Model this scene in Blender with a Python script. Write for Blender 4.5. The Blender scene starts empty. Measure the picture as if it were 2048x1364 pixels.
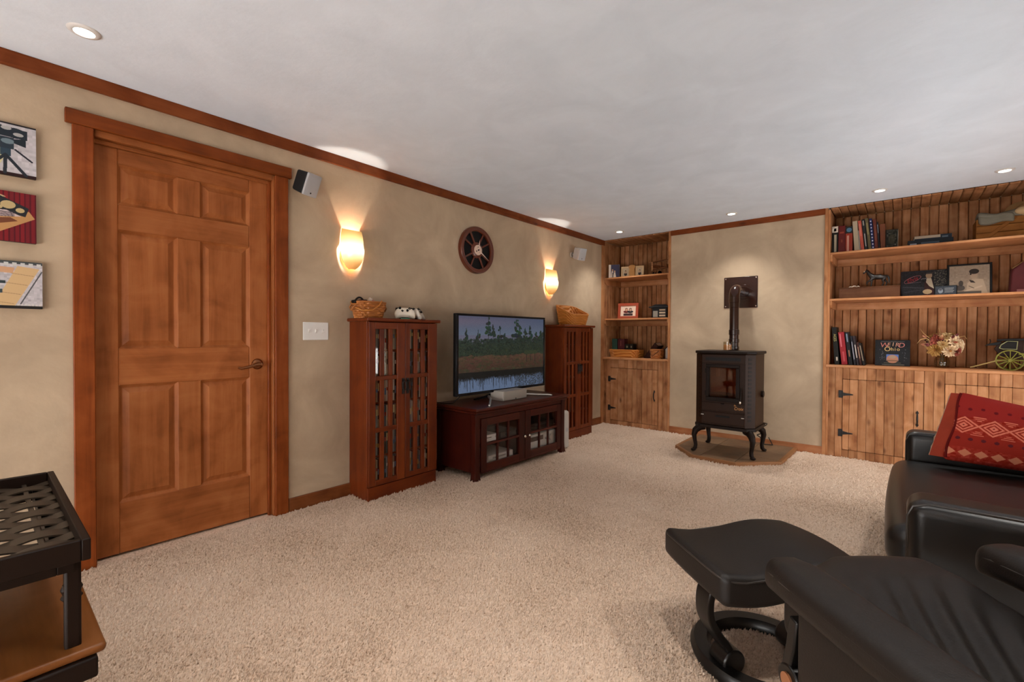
import bpy, bmesh, math, random
import numpy as np
from mathutils import Vector, Matrix, Euler
random.seed(7); rng = np.random.default_rng(7)
SC = bpy.context.scene; COL = SC.collection; D = bpy.data
PI = math.pi; R = math.radians
H = 2.322                                   # ceiling height

# ------------------------------------------------------------------ camera, light, exposure
cd = D.cameras.new('camera'); cam = D.objects.new('camera', cd); COL.objects.link(cam); SC.camera = cam
cd.sensor_width = 36; cd.lens = 916.8355 / 2048 * 36; cd.clip_start = .05
_yaw, _pit, _rol = .707900926, -.0135759663, .00525133787
_f = Vector((-math.sin(_yaw)*math.cos(_pit), math.cos(_yaw)*math.cos(_pit), math.sin(_pit)))
_r = Vector((math.cos(_yaw), math.sin(_yaw), 0)); _u = _r.cross(_f)
_r2 = _r*math.cos(_rol) + _u*math.sin(_rol); _u2 = -_r*math.sin(_rol) + _u*math.cos(_rol)
cam.matrix_world = Matrix(((_r2.x, _u2.x, -_f.x, 2.92584), (_r2.y, _u2.y, -_f.y, -5.20563), (_r2.z, _u2.z, -_f.z, 1.11997), (0, 0, 0, 1)))
SC.view_settings.view_transform = 'Standard'; SC.view_settings.look = 'None'
SC.view_settings.gamma = 1; SC.view_settings.use_curve_mapping = False
SC.view_settings.exposure = 0.47
SC.cycles.use_denoising = True; SC.cycles.max_bounces = 9; SC.cycles.diffuse_bounces = 6; SC.cycles.transparent_max_bounces = 32; SC.cycles.sample_clamp_indirect = 4; SC.cycles.caustics_reflective = False; SC.cycles.caustics_refractive = False
W = D.worlds.new('world'); SC.world = W; W.use_nodes = True
W.node_tree.nodes['Background'].inputs[0].default_value = (1, .975, .95, 1); W.node_tree.nodes['Background'].inputs[1].default_value = 9

def lamp(name, kind, loc, energy, color, rot=None, **kw):
    l = D.lights.new(name, kind); l.energy = energy; l.color = color
    for k, v in kw.items(): setattr(l, k, v)
    o = D.objects.new(name, l); o.location = loc; COL.objects.link(o)
    if rot is not None: o.rotation_euler = rot
    return o
def aim(frm, to): return (Vector(to) - Vector(frm)).to_track_quat('-Z', 'Y').to_euler()
# recessed lamps; world fill enters by invented openings in the right and rear walls
CANS = [(.426, -4.918), (3.459, -.394), (2.758, -.384), (1.621, -.377), (.405, -.357), (1.45, -4.75), (2.6, -4.15), (3.5, -3.5)]  # last three cans are unseen, added to brighten carpet and ceiling
for i, (x, y) in enumerate(CANS):
    lamp('can_light', 'SPOT', (x, y, H-.03), (26 if y > -1 else 4 if i == 0 else 32), (1, .96, .9), rot=(0, 0, 0), spot_size=R(106 if y > -1 else 112), spot_blend=.8, shadow_soft_size=.045)

# ------------------------------------------------------------------ mesh builder
class MB:
    def __init__(s): s.v = []; s.f = []; s.uv = None
    def add(s, vs, fs, M=None):
        n = len(s.v)
        s.v += [tuple(M @ Vector(p)) if M else tuple(p) for p in vs]
        s.f += [tuple(i+n for i in f) for f in fs]; return s
    def box(s, x0, x1, y0, y1, z0, z1, M=None):
        vs = [(x, y, z) for z in (z0, z1) for y in (y0, y1) for x in (x0, x1)]
        return s.add(vs, [(0, 2, 3, 1), (4, 5, 7, 6), (0, 1, 5, 4), (2, 6, 7, 3), (0, 4, 6, 2), (1, 3, 7, 5)], M)
    def rbox(s, c, d, r, n=3, M=None, fn=None, ext=0):
        """rounded box, centre c, size d, corner radius r; n cells per rounded edge, ext extra cells across the flats"""
        def axis(L):
            h = L/2; a = [-h + r*(1-math.cos(PI/2*k/n))*1.0 for k in range(n)]
            m = [-h + r + (L-2*r)*k/(ext+1) for k in range(ext+2)]
            return a + m + [-q for q in reversed(a)]
        ax = [axis(d[i]) for i in range(3)]; vid = {}; vs = []; fs = []
        def vert(p):
            key = tuple(round(q, 6) for q in p)
            if key in vid: return vid[key]
            q = []
            inner = [max(-(d[i]/2-r), min(d[i]/2-r, p[i])) for i in range(3)]
            dv = Vector([p[i]-inner[i] for i in range(3)])
            if dv.length > 1e-9:
                m = max(abs(dv[i]) for i in range(3)); 
                # map the square corner on to the sphere
                x, y, z = dv/r; 
                nx = x*math.sqrt(max(0, 1-y*y/2-z*z/2+y*y*z*z/3)); ny = y*math.sqrt(max(0, 1-z*z/2-x*x/2+z*z*x*x/3)); nz = z*math.sqrt(max(0, 1-x*x/2-y*y/2+x*x*y*y/3))
                dv = Vector((nx, ny, nz))*r
            q = [inner[i]+dv[i] for i in range(3)]
            if fn: q = fn(*q)
            vs.append((q[0]+c[0], q[1]+c[1], q[2]+c[2])); vid[key] = len(vs)-1; return vid[key]
        for a in range(3):
            b, e = (a+1) % 3, (a+2) % 3
            for sg in (-1, 1):
                for i in range(len(ax[b])-1):
                    for j in range(len(ax[e])-1):
                        q = []
                        for (u, w) in ((i, j), (i+1, j), (i+1, j+1), (i, j+1)):
                            p = [0, 0, 0]; p[a] = sg*d[a]/2; p[b] = ax[b][u]; p[e] = ax[e][w]; q.append(vert(p))
                        if sg < 0: q.reverse()
                        fs.append(tuple(q))
        return s.add(vs, fs, M)
    def cyl(s, p0, p1, r0, r1=None, n=16, caps=True, M=None):
        r1 = r0 if r1 is None else r1
        p0, p1 = Vector(p0), Vector(p1); z = (p1-p0).normalized(); x = z.orthogonal().normalized(); y = z.cross(x)
        vs = [p + (x*math.cos(2*PI*k/n)+y*math.sin(2*PI*k/n))*r for p, r in ((p0, r0), (p1, r1)) for k in range(n)]
        fs = [(k, (k+1) % n, n+(k+1) % n, n+k) for k in range(n)]
        if caps: fs += [tuple(range(n-1, -1, -1)), tuple(range(n, 2*n))]
        return s.add(vs, fs, M)
    def tube(s, pts, r, n=8, closed=False, M=None):
        P = [Vector(p) for p in pts]; m = len(P); rr = r if isinstance(r, (list, tuple)) else [r]*m
        vs = []; up = None
        for i in range(m):
            a = P[(i-1) % m] if (closed or i > 0) else P[i]; b = P[(i+1) % m] if (closed or i < m-1) else P[i]
            t = (b-a).normalized()
            if up is None: up = t.orthogonal().normalized()
            up = (up - t*up.dot(t)).normalized(); w = t.cross(up)
            vs += [P[i] + (up*math.cos(2*PI*k/n)+w*math.sin(2*PI*k/n))*rr[i] for k in range(n)]
        fs = [(i*n+k, i*n+(k+1) % n, ((i+1) % m)*n+(k+1) % n, ((i+1) % m)*n+k) for i in range(m if closed else m-1) for k in range(n)]
        if not closed: fs += [tuple(range(n-1, -1, -1)), tuple(range((m-1)*n, m*n))]
        return s.add(vs, fs, M)
    def ribbon(s, pts, wv, w, t, M=None):
        """flat band swept along pts, width w along wv, thickness t"""
        P = [Vector(p) for p in pts]; wv = Vector(wv).normalized(); m = len(P); vs = []
        for i in range(m):
            tg = (P[min(i+1, m-1)]-P[max(i-1, 0)]).normalized(); nn = tg.cross(wv).normalized()
            for a, b in ((-1, -1), (1, -1), (1, 1), (-1, 1)): vs.append(P[i]+wv*(a*w/2)+nn*(b*t/2))
        fs = [(i*4+k, i*4+(k+1) % 4, i*4+4+(k+1) % 4, i*4+4+k) for i in range(m-1) for k in range(4)] + [(3, 2, 1, 0), tuple((m-1)*4+k for k in range(4))]
        return s.add(vs, fs, M)
    def lathe(s, prof, n=24, M=None, a0=0, a1=2*PI):
        full = abs(a1-a0-2*PI) < 1e-6; k_ = n if full else n+1; m = len(prof); vs = []
        for r, z in prof: vs += [(r*math.cos(a0+(a1-a0)*k/n), r*math.sin(a0+(a1-a0)*k/n), z) for k in range(k_)]
        fs = [(i*k_+k, i*k_+(k+1) % k_, (i+1)*k_+(k+1) % k_, (i+1)*k_+k) for i in range(m-1) for k in range(n)]
        return s.add(vs, fs, M)
    def prism(s, poly, h0, h1, M=None):
        n = len(poly); vs = [(x, y, h0) for x, y in poly] + [(x, y, h1) for x, y in poly]
        return s.add(vs, [tuple(range(n-1, -1, -1)), tuple(range(n, 2*n))] + [(k, (k+1) % n, n+(k+1) % n, n+k) for k in range(n)], M)
    def ell(s, c, r, n=16, m=10, M=None):
        vs = [(c[0]+r[0]*math.sin(PI*i/m)*math.cos(2*PI*k/n), c[1]+r[1]*math.sin(PI*i/m)*math.sin(2*PI*k/n), c[2]-r[2]*math.cos(PI*i/m)) for i in range(m+1) for k in range(n)]
        return s.add(vs, [(i*n+k, i*n+(k+1) % n, (i+1)*n+(k+1) % n, (i+1)*n+k) for i in range(m) for k in range(n)], M)
    def grid(s, fn, nu, nv, M=None, flip=False):
        vs = [fn(i/nu, j/nv) for j in range(nv+1) for i in range(nu+1)]
        fs = [(j*(nu+1)+i, j*(nu+1)+i+1, (j+1)*(nu+1)+i+1, (j+1)*(nu+1)+i) for j in range(nv) for i in range(nu)]
        return s.add(vs, [f[::-1] for f in fs] if flip else fs, M)
    def build(s, name, mat, parent=None, bevel=0, smooth=True, ang=40, loc=None, seg=2, uv=None, **props):
        me = D.meshes.new(name); me.from_pydata(s.v, [], s.f); me.update()
        bm = bmesh.new(); bm.from_mesh(me); bmesh.ops.remove_doubles(bm, verts=bm.verts, dist=1e-5); bmesh.ops.recalc_face_normals(bm, faces=bm.faces); bm.to_mesh(me); bm.free()
        if uv:
            ul = me.uv_layers.new(name='UVMap')
            for lp in me.loops: ul.data[lp.index].uv = uv(*me.vertices[lp.vertex_index].co)
        return link(name, me, mat, parent, bevel, smooth, ang, loc, seg, **props)
def link(name, me, mat, parent=None, bevel=0, smooth=True, ang=40, loc=None, seg=2, **props):
    if mat and not me.materials: me.materials.append(mat)
    if smooth:
        me.polygons.foreach_set('use_smooth', [True]*len(me.polygons)); me.set_sharp_from_angle(angle=R(ang))
    o = D.objects.new(name, me); COL.objects.link(o)
    if parent: o.parent = parent
    if loc is not None: o.location = loc
    if bevel:
        b = o.modifiers.new('bevel', 'BEVEL'); b.width = bevel; b.segments = seg; b.limit_method = 'ANGLE'; b.angle_limit = R(35)
    for k, v in props.items(): o[k] = v
    return o
def empty(name, loc=(0, 0, 0), rz=0, parent=None):
    o = D.objects.new(name, None); o.empty_display_size = .05; COL.objects.link(o); o.location = loc; o.rotation_euler = (0, 0, rz)
    if parent: o.parent = parent
    return o
def thing(name, label, cat, loc=(0, 0, 0), rz=0, group=None):
    o = empty(name, loc, rz); tag(o, label, cat, group); return o
def tag(o, label, cat, group=None, kind=None):
    o['label'] = label; o['category'] = cat
    if group: o['group'] = group
    if kind: o['kind'] = kind
    return o
def kids(o): return [c for c in D.objects if c.parent == o]
def copy_tree(o, parent=None):
    c = o.copy(); COL.objects.link(c)
    if parent: c.parent = parent
    for k in list(o.children): copy_tree(k, c)
    return c
def X(*rows): return Matrix(rows)
def TR(x, y, z, rx=0, ry=0, rz=0): return Matrix.Translation((x, y, z)) @ Euler((rx, ry, rz)).to_matrix().to_4x4()
_cache = {}
def boxpiece(name, mat, parent, x0, x1, y0, y1, z0, z1, bevel=.0025, **props):
    """one board; alike boards share mesh data"""
    d = (round(x1-x0, 4), round(y1-y0, 4), round(z1-z0, 4)); key = (name, d, mat.name)
    if key not in _cache:
        me = D.meshes.new(name); b = MB().box(-d[0]/2, d[0]/2, -d[1]/2, d[1]/2, -d[2]/2, d[2]/2); me.from_pydata(b.v, [], b.f); me.materials.append(mat); _cache[key] = me
    return link(name, _cache[key], None, parent, bevel, False, loc=((x0+x1)/2, (y0+y1)/2, (z0+z1)/2), seg=1, **props)

# ------------------------------------------------------------------ materials
def lin(c):
    if isinstance(c, str): c = tuple(int(c[i:i+2], 16) for i in (0, 2, 4))
    return tuple(((q/255)/12.92 if q/255 <= .04045 else ((q/255+.055)/1.055)**2.4) for q in c[:3]) + (1,)
def newmat(name):
    m = D.materials.new(name); m.use_nodes = True; nt = m.node_tree; return m, nt, nt.nodes['Principled BSDF']
def N(nt, t, **kw):
    n = nt.nodes.new(t)
    for k, v in kw.items():
        if hasattr(n, k): setattr(n, k, v)
        else: n.inputs[k.replace('_', ' ')].default_value = v
    return n
def plain(name, col, rough=.5, metal=0, bump=0, bscale=200, spec=.5, emit=0, coat=0, var=0):
    m, nt, b = newmat(name); b.inputs['Base Color'].default_value = lin(col); b.inputs['Roughness'].default_value = rough; b.inputs['Metallic'].default_value = metal
    b.inputs['Specular IOR Level'].default_value = spec; b.inputs['Coat Weight'].default_value = coat; b.inputs['Coat Roughness'].default_value = .15
    if emit: b.inputs['Emission Color'].default_value = lin(col); b.inputs['Emission Strength'].default_value = emit
    tc = N(nt, 'ShaderNodeTexCoord')
    if bump:
        no = N(nt, 'ShaderNodeTexNoise'); no.inputs['Scale'].default_value = bscale; nt.links.new(tc.outputs['Object'], no.inputs['Vector'])
        bp = N(nt, 'ShaderNodeBump'); bp.inputs['Strength'].default_value = bump; bp.inputs['Distance'].default_value = .002
        nt.links.new(no.outputs['Fac'], bp.inputs['Height']); nt.links.new(bp.outputs['Normal'], b.inputs['Normal'])
    if var:
        no = N(nt, 'ShaderNodeTexNoise'); no.inputs['Scale'].default_value = 9; no.inputs['Detail'].default_value = 5; nt.links.new(tc.outputs['Object'], no.inputs['Vector'])
        mr = N(nt, 'ShaderNodeMapRange'); mr.inputs['To Min'].default_value = 1-var; mr.inputs['To Max'].default_value = 1+var; nt.links.new(no.outputs['Fac'], mr.inputs['Value'])
        hs = N(nt, 'ShaderNodeHueSaturation'); hs.inputs['Color'].default_value = lin(col); nt.links.new(mr.outputs['Result'], hs.inputs['Value']); nt.links.new(hs.outputs['Color'], b.inputs['Base Color'])
    return m
def ramp(nt, stops):
    r = N(nt, 'ShaderNodeValToRGB'); e = r.color_ramp.elements
    while len(e) < len(stops): e.new(.5)
    for q, (p, c) in zip(e, stops): q.position = p; q.color = lin(c)
    return r
def wood(name, dark, mid, light, axis='z', rough=.42, scale=1, knots=.0, tint=.16, coat=.15, blotch=.5):
    m, nt, b = newmat(name); L = nt.links.new
    tc = N(nt, 'ShaderNodeTexCoord'); oi = N(nt, 'ShaderNodeObjectInfo')
    off = N(nt, 'ShaderNodeVectorMath', operation='SCALE'); off.inputs[0].default_value = (7.3, 5.1, 9.7); L(oi.outputs['Random'], off.inputs['Scale'])
    ad = N(nt, 'ShaderNodeVectorMath', operation='ADD'); L(tc.outputs['Object'], ad.inputs[0]); L(off.outputs[0], ad.inputs[1])
    mp = N(nt, 'ShaderNodeMapping'); s = [26*scale]*3; s['xyz'.index(axis)] = 1.6*scale; mp.inputs['Scale'].default_value = s; L(ad.outputs[0], mp.inputs['Vector'])
    n1 = N(nt, 'ShaderNodeTexNoise'); n1.inputs['Scale'].default_value = 1.0; n1.inputs['Detail'].default_value = 6; n1.inputs['Roughness'].default_value = .62; n1.inputs['Distortion'].default_value = .6; L(mp.outputs[0], n1.inputs['Vector'])
    n2 = N(nt, 'ShaderNodeTexNoise'); n2.inputs['Scale'].default_value = 5.5; n2.inputs['Detail'].default_value = 4; n2.inputs['Distortion'].default_value = .8; L(ad.outputs[0], n2.inputs['Vector'])
    mx = N(nt, 'ShaderNodeMix', data_type='FLOAT'); mx.inputs[0].default_value = blotch; L(n1.outputs['Fac'], mx.inputs[2]); L(n2.outputs['Fac'], mx.inputs[3])
    rp = ramp(nt, [(.3, dark), (.5, mid), (.68, light)]); L(mx.outputs[0], rp.inputs['Fac'])
    hs = N(nt, 'ShaderNodeHueSaturation'); mr = N(nt, 'ShaderNodeMapRange'); mr.inputs['To Min'].default_value = 1-tint; mr.inputs['To Max'].default_value = 1+tint
    L(oi.outputs['Random'], mr.inputs['Value']); L(mr.outputs[0], hs.inputs['Value']); L(rp.outputs[0], hs.inputs['Color'])
    out = hs.outputs['Color']
    if knots:
        mk = N(nt, 'ShaderNodeMapping'); sk = [7.0]*3; sk['xyz'.index(axis)] = 3.4; mk.inputs['Scale'].default_value = sk; L(ad.outputs[0], mk.inputs['Vector'])
        vo = N(nt, 'ShaderNodeTexVoronoi'); vo.inputs['Scale'].default_value = 1; L(mk.outputs[0], vo.inputs['Vector'])
        kr = N(nt, 'ShaderNodeMapRange'); kr.inputs['From Min'].default_value = .04; kr.inputs['From Max'].default_value = .15; kr.inputs['To Min'].default_value = knots; kr.inputs['To Max'].default_value = 0; L(vo.outputs['Distance'], kr.inputs['Value'])
        mm = N(nt, 'ShaderNodeMix', data_type='RGBA'); L(kr.outputs[0], mm.inputs[0]); L(out, mm.inputs[6]); mm.inputs[7].default_value = lin(dark)[:3]+(1,)
        dk = N(nt, 'ShaderNodeHueSaturation'); dk.inputs['Value'].default_value = .5; dk.inputs['Color'].default_value = lin(dark); L(dk.outputs[0], mm.inputs[7]); out = mm.outputs[2]
    L(out, b.inputs['Base Color']); b.inputs['Specular IOR Level'].default_value = .15; b.inputs['Roughness'].default_value = rough; b.inputs['Coat Weight'].default_value = coat; b.inputs['Coat Roughness'].default_value = .3
    bp = N(nt, 'ShaderNodeBump'); bp.inputs['Strength'].default_value = .12; bp.inputs['Distance'].default_value = .002; L(n1.outputs['Fac'], bp.inputs['Height']); L(bp.outputs[0], b.inputs['Normal'])
    return m
def glass(name, tint='ffffff', gloss=.25):
    m, nt, b = newmat(name); L = nt.links.new; nt.nodes.remove(b)
    t = N(nt, 'ShaderNodeBsdfTransparent'); t.inputs[0].default_value = lin(tint); g = N(nt, 'ShaderNodeBsdfGlossy'); g.inputs['Roughness'].default_value = .03
    fr = N(nt, 'ShaderNodeLayerWeight'); fr.inputs['Blend'].default_value = .5; pw_ = N(nt, 'ShaderNodeMath', operation='POWER'); pw_.inputs[1].default_value = 4; L(fr.outputs['Facing'], pw_.inputs[0])
    mu = N(nt, 'ShaderNodeMath', operation='MULTIPLY_ADD'); mu.inputs[1].default_value = gloss*1.6; mu.inputs[2].default_value = .03; L(pw_.outputs[0], mu.inputs[0])
    mx = N(nt, 'ShaderNodeMixShader'); L(mu.outputs[0], mx.inputs[0]); L(t.outputs[0], mx.inputs[1]); L(g.outputs[0], mx.inputs[2]); L(mx.outputs[0], nt.nodes['Material Output'].inputs['Surface']); return m
def mottled(name, a, b_, scale=2.2, rough=.9, fine=.1, bump=.15, bscale=60):
    m, nt, b = newmat(name); L = nt.links.new; tc = N(nt, 'ShaderNodeTexCoord')
    n = N(nt, 'ShaderNodeTexNoise'); n.inputs['Scale'].default_value = scale; n.inputs['Detail'].default_value = 7; n.inputs['Roughness'].default_value = .6; n.inputs['Distortion'].default_value = .5; L(tc.outputs['Object'], n.inputs['Vector'])
    r = ramp(nt, [(.32, a), (.68, b_)]); L(n.outputs['Fac'], r.inputs['Fac']); L(r.outputs[0], b.inputs['Base Color']); b.inputs['Roughness'].default_value = rough; b.inputs['Specular IOR Level'].default_value = .2
    n2 = N(nt, 'ShaderNodeTexNoise'); n2.inputs['Scale'].default_value = bscale; n2.inputs['Detail'].default_value = 4; L(tc.outputs['Object'], n2.inputs['Vector'])
    bp = N(nt, 'ShaderNodeBump'); bp.inputs['Strength'].default_value = bump; bp.inputs['Distance'].default_value = .004; L(n2.outputs['Fac'], bp.inputs['Height']); L(bp.outputs[0], b.inputs['Normal']); return m
M_WALL = mottled('beige_wall', 'a5917a', 'bda88e', 2.4)
M_CEIL = mottled('ceiling_paint', 'd6e1ee', 'e0ebf8', 3.5, bump=.25, bscale=45)
PINE = dict(dark='6b3c1f', mid='a06f4a', light='bc8c66')
M_PLANK = wood('pine_plank', **PINE, axis='z', knots=.8, tint=.16, coat=.0, rough=.6)
M_PLANKY = wood('pine_plank_soffit', **PINE, axis='y', knots=.5, tint=.14, coat=0, rough=.6)
M_SHELF = wood('pine_shelf', '8a5234', 'b07a50', 'c48f68', axis='x', knots=.5, tint=.08, coat=.05, rough=.5)
M_TRIMZ = wood('trim_vertical', '56260a', '7c3b15', '8e4a21', axis='z', knots=.6, tint=.06, coat=.03, rough=.5)
M_TRIMX = wood('trim_length', '56260a', '763812', '88461f', axis='x', knots=.6, tint=.06, coat=.03, rough=.5)
M_CROWN = wood('crown_wood', '4c200a', '6a3212', '7d4220', axis='y', knots=.6, tint=.05, coat=.03, rough=.5)
M_FACE = wood('pine_face_trim', '84502f', 'a8734a', 'bb8860', axis='z', knots=.5, tint=.05, coat=0, rough=.5)
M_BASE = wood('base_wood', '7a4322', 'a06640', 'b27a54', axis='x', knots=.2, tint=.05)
M_DOORZ = wood('door_wood_upright', '723c1b', '96572d', 'a7683c', axis='z', scale=.8, tint=.07, blotch=.5, coat=.03, rough=.5)
M_DOORX = wood('door_wood_across', '723c1b', '96572d', 'a7683c', axis='x', scale=.8, tint=.07, blotch=.5, coat=.03, rough=.5)
M_CAB = wood('cherry_upright', '48190a', '652a0e', '763614', axis='z', rough=.42, scale=.6, tint=.05, coat=.1, blotch=.4)
M_CABX = wood('cherry_across', '48190a', '652a0e', '763614', axis='x', rough=.42, scale=.6, tint=.05, coat=.1, blotch=.4)
M_CON = wood('mahogany_upright', '240703', '350e06', '42160b', axis='z', rough=.4, scale=.6, tint=.05, coat=.1, blotch=.4)
M_CONX = wood('mahogany_across', '2c0c05', '40140a', '502010', axis='x', rough=.36, scale=.6, tint=.05, coat=.15, blotch=.4)
M_TABW = wood('shelf_leather_wood', '5e3418', '74451f', '82522f', axis='x', rough=.4, tint=.03)
M_LEATH = plain('black_leather', '131110', .36, bump=.12, bscale=260, spec=.6)
M_LEATHB = plain('brown_black_leather', '181310', .5, bump=.2, bscale=260, spec=.3)
M_PIPE = plain('leather_piping', '2c2622', .35)
M_BWOOD = plain('black_lacquer', '0d0b0a', .35, coat=.1, spec=.3)
M_IRON = plain('black_iron', '15110f', .45, metal=.3)
M_STOVE = plain('stove_enamel', '2a170b', .45, spec=.15)
M_STOVED = plain('stove_cast', '180d07', .5, spec=.15)
M_PIPEM = plain('stove_pipe_enamel', '2a120a', .2, coat=.2, spec=.4)
M_BLACK = plain('black_plastic', '0b0b0c', .45, spec=.2)
M_WHITE = plain('white_plastic', 'dcdad6', .4)
M_GREY = plain('grey_grille', 'aaabae', .6, bump=.3, bscale=700)
M_GREYB = plain('grey_case', 'a4a29f', .5)
M_SILV = plain('brushed_silver', 'b9b6b0', .3, metal=.9)
M_BRONZE = plain('rubbed_bronze', '8a5a3a', .22, metal=.9)
M_BRASS = plain('antique_brass', 'a8743e', .35, metal=.7)
M_NICKEL = plain('nickel', 'd0c8c0', .2, metal=1)
M_GLASS = glass('clear_glass')
M_JAR = glass('jar_glass', 'f2efe8', .3)
M_OVEN = glass('oven_glass', 'd0b090', .12)
M_PAPER = plain('page_block', 'd8cdb8', .8)
M_BASKET = plain('wicker', 'b9762f', .55, bump=.5, bscale=90, var=.18)
M_BASKETD = plain('wicker_dark', 'a5652c', .55, bump=.5, bscale=90, var=.2)
M_TILE = mottled('hearth_slate', '6a5340', '86694e', 3.5, rough=.55, bump=.2)
M_EDGE = plain('hearth_oak', '8a5a30', .5, var=.15)
def col(c, rough=.6, **k):
    key = ('col', c, rough)
    if key not in _cache: _cache[key] = plain('dye_'+c, c, rough, **{'spec': .2, **k})
    return _cache[key]

# ------------------------------------------------------------------ flat prints (painted in memory)
class Canvas:
    def __init__(s, w, h, bg): s.w, s.h = w, h; s.a = np.ones((h, w, 3))*np.array(bg)/255.; s.y, s.x = np.mgrid[0:h, 0:w]; s.x = (s.x+.5)/w; s.y = (s.y+.5)/h
    def put(s, mask, c, al=1): s.a[mask] = s.a[mask]*(1-al)+np.array(c)/255.*al; return s
    def rect(s, x0, y0, x1, y1, c, al=1): return s.put((s.x >= x0) & (s.x <= x1) & (s.y >= y0) & (s.y <= y1), c, al)
    def ell(s, cx, cy, rx, ry, c, al=1): return s.put(((s.x-cx)/rx)**2+((s.y-cy)/ry)**2 <= 1, c, al)
    def line(s, x0, y0, x1, y1, w, c, al=1):
        ar = s.h/s.w; dx, dy = x1-x0, (y1-y0)*ar; L = dx*dx+dy*dy+1e-12
        t = np.clip(((s.x-x0)*dx+(s.y-y0)*ar*dy)/L, 0, 1); return s.put((s.x-x0-t*dx)**2+((s.y-y0)*ar-t*dy)**2 <= w*w/4, c, al)
    def poly(s, pts, c, al=1):
        m = np.zeros(s.x.shape, bool); n = len(pts)
        for i in range(n):
            (xa, ya), (xb, yb) = pts[i], pts[(i+1) % n]
            if ya == yb: continue
            m ^= ((ya > s.y) != (yb > s.y)) & (s.x < (xb-xa)*(s.y-ya)/(yb-ya)+xa)
        return s.put(m, c, al)
    def noise(s, amt, k=1):
        q = rng.normal(0, amt/255., (s.h//k+1, s.w//k+1, 1)); q = np.repeat(np.repeat(q, k, 0), k, 1)[:s.h, :s.w]; s.a = np.clip(s.a+q, 0, 1); return s
    def mat(s, name, rough=.5, emit=0, coat=0):
        im = D.images.new(name, s.w, s.h); px = np.ones((s.h, s.w, 4), np.float32); px[..., :3] = np.clip(s.a[::-1], 0, 1); im.pixels.foreach_set(px.ravel()); im.update()
        m, nt, b = newmat(name); t = N(nt, 'ShaderNodeTexImage'); t.image = im; b.inputs['Roughness'].default_value = max(rough, .4); b.inputs['Specular IOR Level'].default_value = .2; b.inputs['Coat Weight'].default_value = coat
        if emit: nt.links.new(t.outputs[0], b.inputs['Emission Color']); b.inputs['Emission Strength'].default_value = emit; b.inputs['Base Color'].default_value = lin('050506')
        else: nt.links.new(t.outputs[0], b.inputs['Base Color'])
        return m
def print_panel(name, m, parent, w, h, M=None, **props):
    """flat print w x h in the local xz plane facing -y, lower edge centred on the origin"""
    mb = MB().add([(-w/2, 0, 0), (w/2, 0, 0), (w/2, 0, h), (-w/2, 0, h)], [(0, 1, 2, 3)])
    o = mb.build(name, m, parent, uv=lambda x, y, z: (x/w+.5, z/h), smooth=False, **props)
    if M is not None: o.matrix_local = M
    return o
def lettering(text, size, mat, parent, M, name='lettering', squash=1, shear=0, align='CENTER'):
    c = D.curves.new('lettering', 'FONT'); c.body = text; c.size = size; c.align_x = align; c.align_y = 'CENTER'; c.shear = shear; c.extrude = .0004
    t = D.objects.new('lettering_source', c); COL.objects.link(t); bpy.context.view_layer.update()
    me = D.meshes.new_from_object(t.evaluated_get(bpy.context.evaluated_depsgraph_get())); D.objects.remove(t)
    me.materials.clear(); me.materials.append(mat); o = link(name, me, None, parent, 0, False); o.matrix_local = M @ Matrix.Diagonal((squash, 1, 1, 1)); return o
FRONT = Euler((PI/2, 0, 0)).to_matrix().to_4x4()     # text lying in xy turned to face -y

# ================================================================== the room shell
S = dict(kind='structure')
mb = MB(); mb.prism([(-7.6, 0), (-4.85, 0), (-4.85, 2.09), (-4.015, 2.09), (-4.015, 0), (.46, 0), (.46, H), (-7.6, H)], 0, .12, X((0, 0, -1, 0), (1, 0, 0, 0), (0, 1, 0, 0), (0, 0, 0, 1)))
mb.build('wall_left', M_WALL, smooth=False, **S)
MB().prism([(-.12, .445), (.87, .445), (.87, 0), (2.35, 0), (2.35, .445), (4.3, .445), (4.3, .6), (-.12, .6)], 0, H).build('wall_back', M_WALL, smooth=False, **S)
# invented openings, sized to let world light in, right wall and rear
RO = (-2.9, -.6, .88); BO_ = (.2, 4.1, 1.0)
MB().prism([(-7.6, 0), (RO[0], 0), (RO[0], RO[2]), (RO[1], RO[2]), (RO[1], 0), (.6, 0), (.6, H), (-7.6, H)], 4.3, 4.42, X((0, 0, 1, 0), (1, 0, 0, 0), (0, 1, 0, 0), (0, 0, 0, 1))).build('wall_right', M_WALL, smooth=False, **S)
MB().prism([(-.12, 0), (BO_[0], 0), (BO_[0], BO_[2]), (BO_[1], BO_[2]), (BO_[1], 0), (4.42, 0), (4.42, H), (-.12, H)], 7.6, 7.72, X((1, 0, 0, 0), (0, 0, -1, 0), (0, 1, 0, 0), (0, 0, 0, 1))).build('wall_rear', M_WALL, smooth=False, **S)
MB().box(-.16, -.13, -5.2, -3.7, -.05, H).build('leak_blocker', M_WALL, smooth=False, **S)  # unseen panel added behind the door to stop world light leaking in
MB().box(-.12, 4.42, -7.72, .6, H, H+.1).build('ceiling', M_CEIL, smooth=False, **S)
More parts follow.
